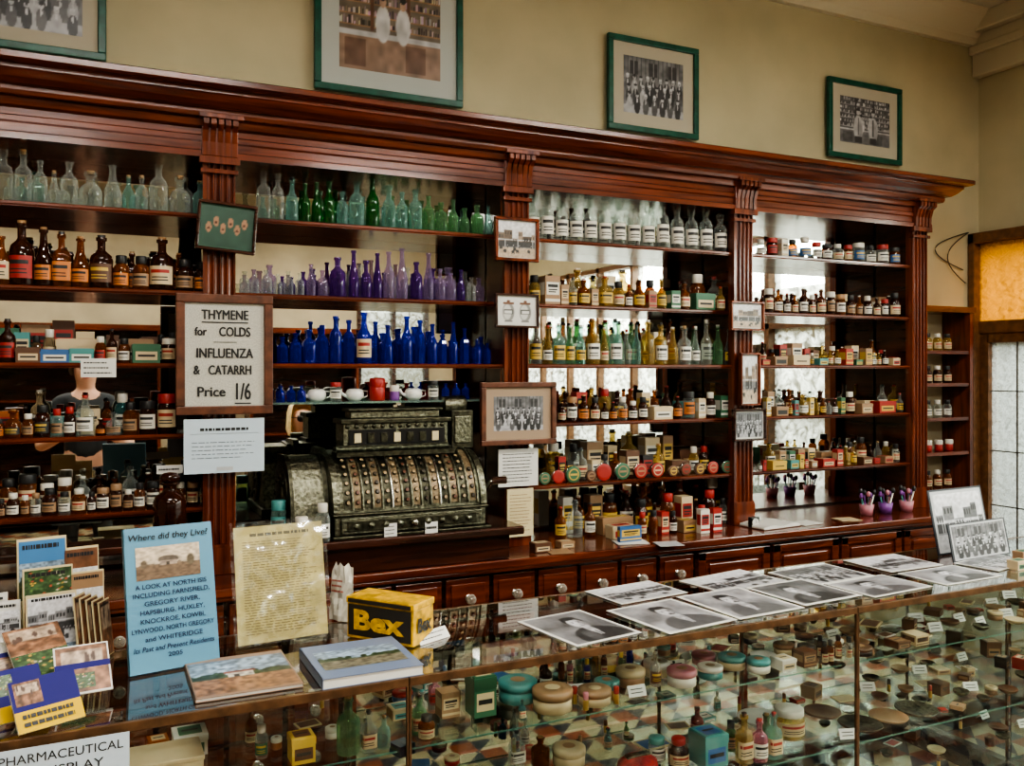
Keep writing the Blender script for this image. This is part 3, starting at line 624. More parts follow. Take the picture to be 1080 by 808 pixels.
# bay 4
g='small jars on the top shelf'
mix(797,938,.4,17,23,Yf,SZ[0],g,'on the top shelf',.98,pal=('amber','brown','clear'),kinds=('jar','pill'),wr=(.5,.62),labs=('white','cream','blue','red'))
g='small brown bottles on the second shelf'
mix(806,940,.4,18,27,Yf,SZ[1],g,'on the second shelf',.97,pal=('brown','brown','amber'),kinds=('pill','round','jar'),labs=('cream','white','tan'))
mix(800,938,3,20,28,Yb,SZ[1],g,'on the second shelf',.8,pal=('brown',))
g='cartons and bottles on the middle shelf'
mix(800,944,.4,10,20,Yf,SZ[2],g,'on the middle shelf',.5,bx=('tan','green','brown','cream','teal','red'),tins=.5)
mix(800,940,1.5,16,26,Yb,SZ[2],g,'on the middle shelf',.6,bx=('tan','brown','red','cream'))
g='cartons and bottles on the fourth shelf'
mix(806,946,.4,12,23,Yf,SZ[3],g,'on the fourth shelf',.5,bx=('teal','blue','yellow','green','cream','red','tan'),tins=.4)
mix(806,942,1.5,20,28,Yb,SZ[3],g,'on the fourth shelf',.5)
g='cartons and jars on the lowest shelf'
mix(800,948,.4,9,20,Yf,SZ[4],g,'on the lowest shelf',.4,bx=('white','tan','red','cream','yellow','teal','brown'),tins=.5)
mix(806,942,1.5,16,26,Yb,SZ[4],g,'on the lowest shelf',.5)
g='bottles on the corner shelves'
for z,cs in ((CS[0],'yellow'),(CS[1],'brown'),(CS[2],'clear'),(CS[3],'red'),(CS[4],'amber')):
    for i in range(4):
        if cs=='red': spawn('pot','red','white',None,(3.90+i*.08,3.25,z+.001),.04,.06,None,g,'on the corner shelf')
        else: spawn('pill',cs,'cream' if cs!='clear' else 'white','black' if i%2 else 'white',(3.90+i*.075,3.25,z+.001),.045,.09,None,g,'on the corner shelf')
spawn('apoth','brown',None,None,(PX(179,3.0),3.0,1.066),.10,.21,.10,None,'decanter on the wooden riser')
spawn('jar','aqua','teal','teal',(PX(292,3.0),2.97,STZ),.05,.13,None,None,'on the wooden platform')
spawn('pill','clear','white','white',(PX(340,2.88),2.878,STZ),.05,.125,None,None,'on the wooden platform')
spawn('jar','aqua','blue','white',(PX(318,2.88),2.878,STZ),.042,.085,None,None,'on the wooden platform')
# ---------------- framed things
def framed(name,label,x0,x1,yt,yb,Y,fw,fm,style=None,lean=0,cat='picture',paper=PAPER,border=.1):
    xc=(x0+x1)/2; X0=PX(x0,Y);X1=PX(x1,Y); z0=PZ(xc,yb,Y);z1=PZ(xc,yt,Y); w=X1-X0;h=z1-z0
    r=thing(name,label,cat,((X0+X1)/2,Y,z0),(lean,0,0))
    if fm:
        mb=MB()
        for (a,b,c,d) in ((-w/2,0,w/2,fw),(-w/2,h-fw,w/2,h),(-w/2,fw,-w/2+fw,h-fw),(w/2-fw,fw,w/2,h-fw)): mb.box(a,-.018,b,c,.004,d,fm)
        mb.obj('frame',parent=r,bevel=.003)
    wi=w-2*fw*.9; hi=h-2*fw*.9
    if style:
        mb=MB(); picture(mb,wi,hi,style,0,border,paper); mb.obj('print',parent=r,loc=(0,-.006,fw*.9))
    else:
        MB().box(-wi/2,-.006,fw*.9,wi/2,0,h-fw*.9,paper).obj('sheet',parent=r)
    return r,w,h
framed('framed_photograph','green-framed old photograph hung on plaster wall',-62,112,-75,54,YB-.02,.026,GREENF,'group',paper=MATB,border=.14)
framed('framed_photograph','large green-framed faded colour photograph of a shop interior',331,487,-75,104,YB-.02,.026,GREENF,'shopc',border=.13,paper=M('pale_mat',(.42,.44,.41),.7))
framed('framed_photograph','green-framed black and white group photograph',640,735,44,142,YB-.02,.026,GREENF,'group',border=.16,paper=MATB)
framed('framed_photograph','green-framed photograph of two people',872,949,88,170,YB-.02,.026,GREENF,'two',border=.17,paper=MATB)
r,w,h=framed('framed_picture','small brown-framed picture on green ground',205,268,214,266,3.045,.010,BROWNF,None,-.0,paper=M('green_ground',(.03,.09,.055),.5))
c=Cv(34,44,(.025,.07,.045)); c.no(.2,6)
for i in range(6):
    X=.16+i*.135; Y=.52+(.1 if i%2 else -.06); c.el(X,Y,.055,.14,(.30,.16,.09),5); c.el(X,Y-.03,.03,.03,(.06,.02,.01),3)
mb=MB(); mb.img(c.out((1,1,1)),-w*.44,h*.1,w*.44,h*.9,-.0075); mb.obj('print',parent=r)
r.rotation_euler=(0,math.radians(4),0)
SIGNP=M('sign_linen',(.42,.41,.36),.8,noise=.2,nscale=320)
r,w,h=framed('framed_sign','brown-framed hand lettered remedy price sign',185,287,311,437,3.035,.028,M('sign_frame',(.11,.04,.02),.4,noise=.3),None,cat='sign',paper=SIGNP)
for s,cz,ww,hh in (('THYMENE',.83,.48,.030),('for',.69,.12,.026),('COLDS',.69,.32,.030),('INFLUENZA',.51,.58,.031),('&',.37,.06,.028),('CATARRH',.37,.44,.030),('Price',.19,.28,.031),('1/6',.19,.15,.054)):
    cx={'for':-w*.25,'COLDS':w*.10,'&':-w*.29,'CATARRH':w*.05,'Price':-w*.14,'1/6':w*.19}.get(s,0)
    for k,(dx,dz) in enumerate(((-.0013,0),(.0013,0),(0,.0012))): text(r,s,cx+dx,h*cz+dz,.04,INK,y=-.009-.0002*k,width=w*ww,height=hh,bold=.0)
MB().box(-w*.24,-.0075,h*.762,w*.24,-.0068,h*.772,INK).obj('underline',parent=r)
MB().box(-w*.12,-.0075,h*.60,w*.12,-.0068,h*.605,INK).obj('underline',parent=r)
MB().box(w*.1,-.0075,h*.085,w*.27,-.0068,h*.095,INK).obj('underline',parent=r)
r,w,h=framed('certificate','pale blue typed letter in clear sleeve',193,279,441,499,3.035,.002,None,None,cat='paper',paper=PAPERB)
mb=MB(); lines(mb,-w*.3,w*.3,h*.76,h*.84,1,INK,-.0075,.6,0); lines(mb,-w*.4,w*.4,h*.25,h*.6,5,GREYM,-.0075,.15); rect(mb,-w*.1,h*.05,w*.1,h*.12,-.0075,GREYL); rect(mb,-w*.42,h*.72,w*.42,h*.725,-.0075,GREYM); mb.obj('print',parent=r)
framed('framed_photograph','small wood-framed colour photo of a street',521,567,230,276,3.045,.012,WV,'interior',border=.03)
r,w,h=framed('framed_picture','small dark-framed drawing of two apothecary jars',521,567,310,346,3.045,.009,BROWNF,None)
c=Cv(40,52,.55)
for x in (.27,.73): c.el(x,.45,.17,.36,.22,6); c.el(x-.03,.45,.12,.30,.48,3); c.re(x-.15,.72,x+.15,.8,(.15,.07,.04)); c.el(x,.84,.05,.05,(.15,.07,.04)); c.re(x-.13,.36,x+.13,.54,.10); c.re(x-.10,.40,x+.10,.50,.55); c.re(x-.11,.08,x+.11,.13,.15)
mb=MB(); mb.img(c.out((1,1,.95)),-w*.42,h*.1,w*.42,h*.9,-.0075); mb.obj('print',parent=r)
framed('framed_photograph','wide dark-framed black and white group photograph',506,585,403,469,3.035,.02,M('sign_frame'),'group',border=.18,paper=M('mount_tan',(.30,.22,.15),.6))
r,w,h=framed('notice','typed white notice pinned to a pilaster',525,567,473,513,3.06,.001,None,None,cat='paper')
mb=MB(); lines(mb,-w*.4,w*.4,h*.1,h*.9,9,INK,-.0075,.22); mb.obj('print',parent=r)
r,w,h=framed('notice','yellowed aged price notice on a pilaster',534,562,515,566,3.065,.001,None,None,cat='paper',paper=CREAM)
mb=MB(); lines(mb,-w*.4,w*.4,h*.1,h*.9,12,M('ink_brown',(.2,.12,.06)),-.0075,.2); mb.obj('print',parent=r)
framed('framed_picture','small wood-framed sepia picture',769,804,318,349,3.045,.010,WV,'interior',border=.05)
framed('framed_picture','narrow upright wood-framed picture',779,800,372,428,3.045,.010,WV,'interior',border=.05)
framed('framed_picture','small dark-framed group photograph',772,806,431,465,3.045,.010,BROWNF,'group',border=.06)
def tagcard(x,y,wp,hp,Y,label='small white price card with handwriting',z=None):
    zz=zd(x,Y)/F; w=wp*zz;h=hp*zz
    r=thing('price_card',label,'card',(PX(x,Y),Y,z if z else PZ(x,y+hp/2,Y)),group='handwritten cards')
    MB().box(-w/2,-.001,0,w/2,0,h,PAPER).obj('card',parent=r); mb=MB(); lines(mb,-w*.42,w*.42,h*.1,h*.9,3 if hp>12 else 1,INK,-.002,.25); mb.obj('print',parent=r)
tagcard(104,388,34,20,3.09); tagcard(179,495,26,9,3.09); tagcard(412,551,14,14,2.856,z=STZ+.001); tagcard(455,547,14,12,2.856,z=STZ+.001); 
# ---------------- cash register
R=thing('cash_register','ornate nickel-plated antique cash register with many keys','cash register',(.735,2.86,STZ))
W=.54
MB().box(-.01,0,0,W+.02,.40,.012,BRASSD).box(0,.01,.012,W,.40,.075,BRASS).box(-.008,0,.075,W+.008,.4,.085,BRASSD).obj('base',parent=R,bevel=.004)
mb=MB().box(.02,.0,.018,W-.02,.012,.07,BRASS).box(.04,-.004,.026,W-.04,.002,.062,BRASSD)
for i in range(9): mb.lathe([(0,-.008),(.008,-.006),(.012,0)],BRASS,12,o=(.07+i*.05,-.004,.044),axis='y')
d=mb.obj('drawer',parent=R,bevel=.002)
MB().lathe([(.012,0),(.012,-.012),(.006,-.016),(0,-.016)],CHROME,12,o=(W/2,-.004,.044),axis='y').obj('handle',parent=d)
arc=[(.02+.17*(1-math.cos(t*math.pi/2/8))+0, .085+.185*math.sin(t*math.pi/2/8)) for t in range(9)]
body=arc+[(.33,.27),(.40,.20),(.40,.085)]
MB().prism(body,BRASS,.0,W,'x').obj('body',parent=R)
for xx in (0,W-.014):
    MB().prism([(a-.012,b+.0) for a,b in arc]+[(.22,.285),(.33,.285),(.4,.20),(.4,.085)],BRASS,xx-.004,xx+.018,'x').obj('side_trim',parent=R,bevel=.003)
keym=M('key_cream',(.30,.22,.12),.35); keyr=M('key_red',(.12,.05,.03),.35); keyb=M('key_black',(.05,.04,.03),.3); BANDC=M('key_band',(.20,.15,.09),.4,.5,noise=.3,nscale=120)
def arcp(t,off=0): return (.02+.17*(1-math.cos(t))-off*math.cos(t), .085+.185*math.sin(t)+off*math.sin(t))
def keyat(x,t,mt):
    a,b=arcp(t,.004)
    n=Vector((0,-math.cos(t)*.185,math.sin(t)*.17)).normalized()
    m=MB().lathe([(.004,0),(.004,.003),(.0072,.003),(.0082,.005),(.0072,.008),(0,.0085)],BRASSD,10).lathe([(.0060,.0086),(0,.0090)],mt,10)
    return (x,a,b),n,m
proto={}
for c in range(14):
    x=.045+c*.0345
    n=10; vs=[]; 
    for j in range(n+1):
        t=.08+j*.125; a,b=arcp(t,.004); vs+=[(x-.0125,a,b),(x+.0125,a,b)]
    MB().add(vs,[(2*j,2*j+1,2*j+3,2*j+2) for j in range(n)],BANDC if c%2 else BRASSD,True).obj('key_column_plate',parent=R)
    vs=[]
    for j in range(n+1):
        t=.06+j*.13
        for dx,of in ((.0125,.004),(.0135,.010),(.0205,.010),(.0215,.004)): a,b=arcp(t,of); vs.append((x+dx,a,b))
    MB().add(vs,[(4*j+q,4*j+q+1,4*j+q+5,4*j+q+4) for j in range(n) for q in range(3)],CHROME if c in(4,9) else BRASS,True).obj('key_divider',parent=R)
    for k in range(7):
        t=.18+k*.170
        if c in (4,9) and k>4: continue
        if c==13 and k>3: continue
        key='r' if c%5==1 else ('b' if c%5==3 else 'c')
        loc,nn,m=keyat(x,t,{'r':keyr,'c':keym,'b':keyb}[key])
        if key not in proto:
            o=m.obj('key',parent=R); proto[key]=o
        else: o=proto[key].copy(); C.objects.link(o)
        o.location=loc; o.rotation_euler=nn.to_track_quat('Z','Y').to_euler()
mb=MB().box(.07,.17,.27,W-.08,.27,.375,BRASS).box(.06,.16,.37,W-.07,.28,.388,BRASSD).box(.06,.16,.268,W-.07,.28,.285,BRASSD).box(.10,.18,.388,W-.11,.26,.415,BRASS).box(.09,.17,.413,W-.10,.27,.423,BRASSD)
for i in range(12): mb.lathe([(0,-.003),(.008,-.001),(.011,.004)],BRASSD,8,o=(.085+i*.032,.168,.361),axis='y')
mb.obj('indicator_housing',parent=R,bevel=.004)
for x in (.09,.275): MB().box(x,.164,.293,x+.17,.169,.350,BLACK).obj('indicator_window',parent=R)
for i in range(7): MB().box(.108+i*.048,.160,.305,.132+i*.048,.164,.338,BRASSD if i%3 else CREAM).obj('indicator_flag',parent=R)
MB().tube([(.03,.12,.288),(W-.1,.12,.288)],.012,BRASS).box(.03,.10,.262,W-.08,.17,.278,BRASSD).obj('rail',parent=R)
sp=[(.06+.13*(1-math.cos(t*math.pi/2/8)), .02+.245*math.sin(t*math.pi/2/8)) for t in range(9)]+[(.30,.26),(.36,.20),(.38,.02)]
mb=MB().prism(sp,BRASS,-.125,-.012,'x'); mb.box(-.135,.055,0,-.005,.40,.03,BRASSD)
mb.prism([(a-.004,b+.006) for a,b in sp[:10]]+[(.30,.245),(.19,.245)],BRASSD,-.132,-.120,'x').prism([(a-.004,b+.006) for a,b in sp[:10]]+[(.30,.245),(.19,.245)],BRASSD,-.02,-.006,'x')
mb.lathe([(.085,-.125),(.095,-.132),(.08,-.138),(.055,-.136),(.05,-.144),(.015,-.148),(0,-.146)],BRASS,24,o=(0,.21,.13),axis='x')
for k in range(8):
    t=k*math.pi/4; mb.lathe([(0,-.146),(.01,-.142),(.013,-.134)],BRASSD,8,o=(0,.21+.067*math.cos(t),.13+.067*math.sin(t)),axis='x')
mb.obj('side_mechanism',parent=R,bevel=.003)
mb=MB().lathe([(0,0),(.045,0),(.045,.02),(.02,.03),(0,.03)],BRASS,20,o=(W+.01,.2,.15),axis='x'); mb.tube([(W+.04,.2,.15),(W+.045,.11,.12),(W+.045,.06,.16)],.008,CHROME); mb.tube([(W+.045,.06,.16),(W+.1,.055,.16)],.014,WD,10)
mb.obj('crank',parent=R)
mb=MB().box(W-.065,.17,.27,W+.02,.33,.41,BRASSD).box(W-.055,.165,.29,W+.01,.172,.39,BRASS).lathe([(0,-.005),(.035,-.005),(.04,.08),(0,.08)],BRASS,18,o=(W-.062,.26,.425),axis='x'); mb.obj('receipt_printer',parent=R,bevel=.004)
# ---------------- worktop extras
def ontop(x,Y): return (PX(x,Y),Y,WT)
r=thing('open_book','open ledger book with printed pages','book',ontop(812,3.0),(0,0,.1))
mb=MB().prism([(-.11,0),(-.11,.012),(-.06,.018),(0,.010),(.06,.018),(.11,.012),(.11,0)],PAPER,-.07,.07,'y',True); mb.obj('pages',parent=r); MB().box(-.115,-.075,-.0,.115,.075,.002,lm('brown')).obj('cover',parent=r)
for i,(x,c) in enumerate(((914,'pink'),(934,'violet'),(956,'pink'))):
    Y=3.03; X=PX(x,Y); r=thing('brush_pot','%s pot filled with colourful combs and brushes'%c,'pot',(X,Y,WT),group='pots of combs on the worktop')
    MB().lathe([(0,0),(.026,0),(.034,.05),(.030,.05),(.024,.005)],lm(c),16).obj('pot',parent=r)
    for k in range(6):
        a=k*1.047; rr=.026+.008*(k%2); mb=MB().tube([(0.01*math.cos(a),.01*math.sin(a),.01),(rr*math.cos(a),rr*math.sin(a),.08+.01*(k%3))],.0035,lm(['pink','violet','black','teal','black','white'][k])); mb.lathe([(0,0),(.008,.004),(.010,.014),(.006,.026),(0,.028)],lm(['violet','black','black','violet','pink','black'][k]),8,o=(rr*math.cos(a),rr*math.sin(a),.076+.01*(k%3))); mb.obj('comb',parent=r)
def flat_paper(x,y,w,d,rot,m,label,Z=WT,name='leaflet',cat='paper'):
    p,_=G(x,y,Z)
    mb=MB().box(-w/2,-d/2,0,w/2,d/2,.002,m); o=mb.obj(name,loc=(p.x,p.y,Z+.0005),rot=(0,0,rot)); tag(o,label,cat); return o
for x,y,m,w in ((665,572,PAPER,.13),(850,552,PAPER,.12),(893,548,lm('cream'),.1),(590,582,lm('tan'),.09),(705,574,GREYL,.1)):
    flat_paper(x,y,w,.09,random.uniform(-.3,.3),m,'loose printed leaflet lying on the worktop')
spawn('carton','blue','yellow',None,(PX(664,2.96),2.96,WT+.003),.10,.06,.02,None,'upright on the worktop')
spawn('carton','white','red',None,(PX(740,3.0),2.99,WT),.045,.10,.03,None,'on the worktop')
spawn('carton','red','white',None,(PX(753,3.0),2.99,WT),.045,.10,.03,None,'on the worktop')
spawn('tin','brown','cream',None,(PX(570,2.95),2.95,WT),.07,.035,.05,None,'on the worktop')
spawn('tin','tan','cream',None,(PX(600,2.95),2.98,WT),.06,.025,.05,None,'on the worktop')
r=thing('desk_clock','small square desk clock with pale dial','clock',ontop(795,3.0)); MB().box(-.022,-.012,0,.022,.012,.045,BLACK).obj('case',parent=r,bevel=.003); mb=MB().ell(0,.023,.018,.018,-.0125,PAPER); mb.box(-.0007,-.0135,.023,.0007,-.013,.036,INK); mb.box(0,-.0135,.022,.01,-.013,.0235,INK); mb.obj('dial',parent=r)
# ---------------- display cases
CT=.95; CYF,CYB=1.78,2.26
RAIL=M('rail_bronze',(.11,.06,.03),.3,.3,noise=.3)
PX0=[-.675,.615,1.906,3.197,4.30]
LV=(.78,.55,.32)
for i in range(4):
    a,b=PX0[i],PX0[i+1]; w=b-a
    r=thing('display_case','glass-topped shop counter display case with slim metal-wood rails','display case',((a+b)/2,(CYF+CYB)/2,0),group='run of glass counters')
    hw=w/2-.001; hd=.24
    mb=MB(); mb.box(-hw,-hd,CT-.018,hw,-hd+.010,CT,RAIL).box(-hw,hd-.010,CT-.018,hw,hd,CT,RAIL).box(-hw,-hd+.010,CT-.010,-hw+.003,hd-.010,CT-.002,RAIL).box(hw-.003,-hd+.010,CT-.010,hw,hd-.010,CT-.002,RAIL)
    mb.obj('top_frame',parent=r,bevel=.001)
    MB().quad((-hw+.003,-hd+.010,CT-.001),(hw-.003,-hd+.010,CT-.001),(hw-.003,hd-.010,CT-.001),(-hw+.003,hd-.010,CT-.001),TOPG).obj('glass_top',parent=r)
    for q in(-hw,hw-.004):
        for e in (-hd,hd-.008): MB().box(q,e,.10,q+.004,e+.008,CT-.018,RAIL).obj('corner_post',parent=r)
    MB().quad((-hw,-hd+.005,.1),(hw,-hd+.005,.1),(hw,-hd+.005,CT-.018),(-hw,-hd+.005,CT-.018),PANE).obj('glass_front',parent=r)
    if i==0: MB().quad((-hw,hd-.005,.1),(hw,hd-.005,.1),(hw,hd-.005,CT-.018),(-hw,hd-.005,CT-.018),PANE).obj('glass_back',parent=r)
    else: MB().box(-hw+.016,hd-.01,.1,hw-.016,hd-.006,.86,M('clean_mirror',(.50,.51,.48),.02,1)).obj('mirror_back',parent=r)
    for z in LV: MB().quad((-hw+.010,-hd+.05,z-.001),(hw-.010,-hd+.05,z-.001),(hw-.010,hd-.02,z-.001),(-hw+.010,hd-.02,z-.001),SHE).box(-hw+.010,-hd+.047,z-.004,hw-.010,-hd+.050,z-.001,glassmat('edge_glass',(.2,.42,.34),.4)).obj('shelf',parent=r,label='glass shelf')
    mb=MB().box(-hw,-hd,0,hw,-hd+.02,.10,WD).box(-hw,hd-.02,0,hw,hd,.10,WD).box(-hw,-hd+.02,0,-hw+.02,hd-.02,.10,WD).box(hw-.02,-hd+.02,0,hw,hd-.02,.10,WD); mb.obj('base',parent=r,bevel=.004)
placed=[]
def free(p,r,Z):
    return all(abs(q[2]-Z)>.05 or math.hypot(q[0]-p[0],q[1]-p[1])>r+q[3] for q in placed) and all(abs(p[0]-e)>r+.012 for e in PX0)
def settle(p,r,Z):
    p.y=min(max(p.y,CYF+.06+r),CYB-.03-r)
    for k in range(60):
        a=k*2.4; d=.004*k
        q=(p.x+d*math.cos(a),min(max(p.y+d*math.sin(a),CYF+.06+r),CYB-.03-r))
        if free(q,r,Z): placed.append((q[0],q[1],Z,r)); return Vector((q[0],q[1],Z))
    return None
def ci(x,y,wp,hp,kind,c,lab=None,cap=None,Z=.78,g='cosmetics inside the glass case',desc='inside the glass case',rot=0,dd=None):
    p,t=G(x,y,Z); k=t/F; w=wp*k; rr=w*(.70 if kind in('tin','carton') else .52)
    q=settle(p,rr,Z)
    if q: spawn(kind,c,lab,cap,q,w,hp*k,dd,g,desc,rot)
for a in [(507,752,26,42,'tin','green','cream'),(546,738,40,22,'pot','teal','teal'),(577,750,42,24,'pot','cream','tan'),(692,712,26,16,'pot','cream','white'),(665,722,30,18,'pot','tan','cream'),(719,722,30,18,'pot','white','pink'),(749,714,26,13,'pot','teal','white'),(772,704,28,14,'pot','cream','teal'),(640,706,24,14,'pot','yellow','cream'),(742,700,24,12,'pot','pink','pink'),(800,708,24,14,'pot','white','teal'),(478,752,20,26,'carton','tan','cream'),(640,730,26,14,'pot','teal','teal'),(690,736,34,16,'pot','cream','tan')]:
    ci(*a)
for i,x in enumerate(range(592,672,9)): ci(x,716-(x-592)*.12+ (i%2)*6,7,24+(i%3)*4,'pill',['amber','pink','lgreen','cobalt','yellow'][i%5],'cream' if i%2 else None,['red','black','teal','yellow'][i%4])
for i,x in enumerate(range(606,660,11)): ci(x,742,6,18,'tube',['red','black','pink','teal'][i%4])
for a in [(747,804,30,34,'tin','teal','blue'),(766,806,16,50,'square','yellow','cream','black'),(786,806,18,42,'round','pink','white','red'),(803,804,15,46,'square','aqua','cream','red'),(822,802,16,38,'round','lgreen',None,'cork'),(832,776,32,30,'jar','yellow','cream','white'),(720,806,22,30,'pill','brown','cream','red'),(700,806,18,26,'jar','clear','white','teal'),(600,806,34,20,'pot','cream','cream'),(570,806,20,28,'round','amber',None,'cork'),(545,806,16,34,'square','clear','white','black')]:
    ci(*a,Z=.55)
for a in [(200,792,34,22,'tin','white','green'),(324,812,26,28,'tin','yellow','brown'),(380,812,26,60,'round','lgreen',None,'cork'),(404,812,16,42,'square','clear','cream','black'),(420,808,14,34,'round','aqua',None,'cork'),(455,785,18,26,'pill','amber','cream','black'),(440,800,16,40,'square','lgreen','cream','black')]:
    ci(*a)
x_=G(165,800,.78)[0].x; placed.append((x_,1.93,.78,.1))
r=thing('wooden_box','pale wooden box lying inside the glass case','box',(x_,1.93,.78)); MB().box(-.08,-.05,0,.08,.05,.035,lm('cream')).obj('body',parent=r,bevel=.002); MB().box(-.082,-.052,.035,.082,.052,.045,lm('cream')).obj('lid',parent=r,bevel=.002)
for i,x in enumerate(range(908,955,9)): ci(x,716,8,26,'pill',['brown','amber','clear'][i%3],'cream',None,desc='inside the far glass case')
for a in [(968,735,22,16,'jar','brown','tan','black'),(948,742,20,18,'carton','brown','tan'),(1000,700,20,8,'tin','brown','tan'),(990,720,26,10,'pot','black','brown'),(870,700,22,12,'pot','cream','tan'),(850,712,20,12,'tin','white','cream'),(890,690,16,14,'jar','clear','white','white'),(1070,715,22,12,'carton','cream','brown')]: ci(*a,desc='inside the far glass case')
px_=PX(1039,2.15); placed.append((px_,2.2,.78,.07))
r=thing('oval_plate','brown round plate standing upright inside the glass case','dish',(px_,2.19,.78),(math.radians(-14),0,0)); MB().lathe([(0,0),(.045,0),(.062,-.01),(.066,-.016),(.060,-.012),(.04,-.004),(0,-.004)],lm('brown'),28,o=(0,0,.066),axis='y').obj('plate',parent=r)
def dishat(q,k,m,label,name='dish'):
    o=MB().lathe([(0,0),(.5*k,0),(.9*k,.008),(k,.014),(.97*k,.016),(.6*k,.006),(0,.005)],m,24).obj(name,loc=q); tag(o,label,'dish','dishes inside the glass case')
for x,y,rp,Z,m in ((955,790,24,.55,BRASSD),(1005,795,22,.55,lm('tan')),(1055,790,24,.55,BRASS),(860,785,26,.55,WHITE),(905,765,20,.55,lm('brown')),(1075,762,20,.78,lm('tan')),(910,740,16,.78,WHITE)):
    p,t=G(x,y,Z); k=rp*t/F; q=settle(p,k,Z)
    if q: dishat(q,k,m,'shallow round dish lying inside the glass case')
def cardat(q):
    r=thing('price_card','folded white price card inside the glass case','card',q,(0,0,random.uniform(-.4,.2)),group='handwritten cards')
    MB().prism([(-.012,0),(0,.026),(.012,0),(.011,0),(0,.024),(-.011,0)],PAPER,-.025,.025,'x').obj('card',parent=r)
    mb=MB(); 
    for i in range(2):
        z=.008+.008*i; yy=-.012+.012*z/.026-.0006
        mb.quad((-.018,yy,z),(.016,yy,z),(.016,yy+.0009,z+.002),(-.018,yy+.0009,z+.002),INK)
    mb.obj('print',parent=r)
for x,y,Z in ((612,750,.78),(650,735,.78),(1010,655,.78),(985,665,.78),(965,655,.78),(1060,650,.78),(760,735,.78),(980,800,.55)):
    p,t=G(x,y,Z); q=settle(p,.03,Z)
    if q: cardat(q)
p=settle(Vector((G(668,806,.55)[0].x,1.95,.55)),.06,.55)
if p:
    r=thing('red_purse','crumpled red cloth purse inside the glass case','bag',p); MB().lathe([(0,0),(.05,0),(.06,.012),(.055,.03),(.035,.042),(0,.045)],M('red_cloth',(.30,.02,.02),.8,noise=.4,bump=.8),20,sy=.7).obj('body',parent=r); MB().box(-.035,-.01,.04,.035,.01,.048,BRASS).obj('clasp',parent=r,bevel=.002)
def fill(Z,xa,xb,n,mode):
    for _ in range(n):
        kind=random.choice(mode[0]); c=random.choice(mode[1]); lab=random.choice(mode[2])
        if kind=='pot': w=random.uniform(.022,.055); h=random.uniform(.012,.03)
        elif kind=='flat': w=random.uniform(.04,.10);h=0
        elif kind in('tin','carton'): w=random.uniform(.022,.055); h=w*random.uniform(.25,1.1)
        elif kind=='tube': w=.011; h=random.uniform(.035,.05)
        elif kind=='card': w=.05;h=0
        elif kind=='dish': w=random.uniform(.03,.07);h=0
        else: h=random.uniform(.04,.085); w=h*random.uniform(.3,.5)
        rr=w*(.70 if kind in('tin','carton','flat') else .53); ok=None
        for k in range(12):
            q=(random.uniform(xa+rr,xb-rr),random.uniform(CYF+.06+rr,CYB-.03-rr))
            if free(q,rr,Z): ok=q; break
        if not ok: continue
        placed.append((ok[0],ok[1],Z,rr)); q=Vector((*ok,Z))
        if kind=='card': cardat(q)
        elif kind=='flat':
            o=MB().box(-w/2,-w*.35,0,w/2,w*.35,.003,CREAM if random.random()<.5 else PAPER).box(-w*.42,-w*.28,.003,w*.42,w*.28,.0035,lm(c if c in LC else 'cream')).obj('printed_packet',loc=q,rot=(0,0,random.uniform(-.6,.6))); tag(o,'flat printed paper packet lying inside the glass case','packet','small goods inside the glass case')
        elif kind=='dish': dishat(q,w/2,random.choice([lm('tan'),BRASS,BRASSD,lm('brown'),BRASSD,lm('cream')]),'shallow round dish lying inside the glass case')
        else: spawn(kind,c,lab,random.choice(['red','black','white','teal']),q,w,h,None,'small goods inside the glass case','inside the glass case',rot=random.uniform(-.5,.5) if kind in('tin','carton') else 0)
cos=(['pot','pot','pill','square','tin','tube','tube','carton','round','card','flat','squat'],['cream','tan','teal','pink','brown','white','red','blue','green','brown','black'],['cream','white','tan','teal','red','brown'])
old=(['pot','dish','tin','carton','card','dish','flat','flat','tube'],['brown','tan','black','cream','brown','brown','red'],['cream','tan','brown','brown'])
fill(.78,.0,.6,10,(cos[0],['tan','cream','brown','amber','clear','white'],['cream','white','green']))
fill(.78,.63,1.89,44,cos); fill(.55,.63,1.89,32,cos); fill(.32,.63,1.89,6,cos)
fill(.78,1.92,3.18,44,old); fill(.55,1.92,3.18,44,old); fill(.32,1.92,3.18,18,old); fill(.78,3.22,3.7,8,old)
# ---------------- things on the counter
def quadpose(cs,Z):
    P=[G(x,y,Z)[0] for x,y in cs]
    c=sum(P,Vector())/4; u=((P[1]-P[0])+(P[2]-P[3]))/2; v=((P[0]-P[3])+(P[1]-P[2]))/2
    return c,u.length,v.length,math.atan2(u.y,u.x)
prints=[[(550,655),(616,643),(672,668),(604,684),'portrait'],[(617,624),(688,613),(722,626),(655,639),'street'],[(638,646),(706,633),(780,655),(708,670),'portrait'],[(712,614),(775,602),(838,612),(772,626),'street'],[(716,629),(780,621),(847,641),(778,656),'portrait'],[(786,621),(846,612),(908,629),(850,641),'portrait'],[(806,604),(868,596),(925,606),(864,618),'group'],[(868,617),(930,607),(984,619),(925,631),'portrait'],[(885,593),(938,586),(1000,596),(944,604),'street'],[(944,605),(1004,597),(1058,607),(1002,618),'portrait'],[(1004,594),(1050,585),(1088,592),(1056,604),'group']]
for i,q in enumerate(prints):
    c,w,d,a=quadpose(q[:4],CT); 
    r=thing('photograph_print','black and white %s photograph print lying on glass'%q[4],'photograph',(c.x,c.y,CT+.0012+.0014*(i%3)),(0,0,a),group='old photograph prints on the counter')
    MB().box(-w/2,-d/2,-.001,w/2,d/2,0,PAPER).obj('paper',parent=r)
    mb=MB(); picture(mb,w,d,q[4],0,.05); mb.obj('print',parent=r,loc=(0,-d/2,.0002),rot=(-math.pi/2,0,0))
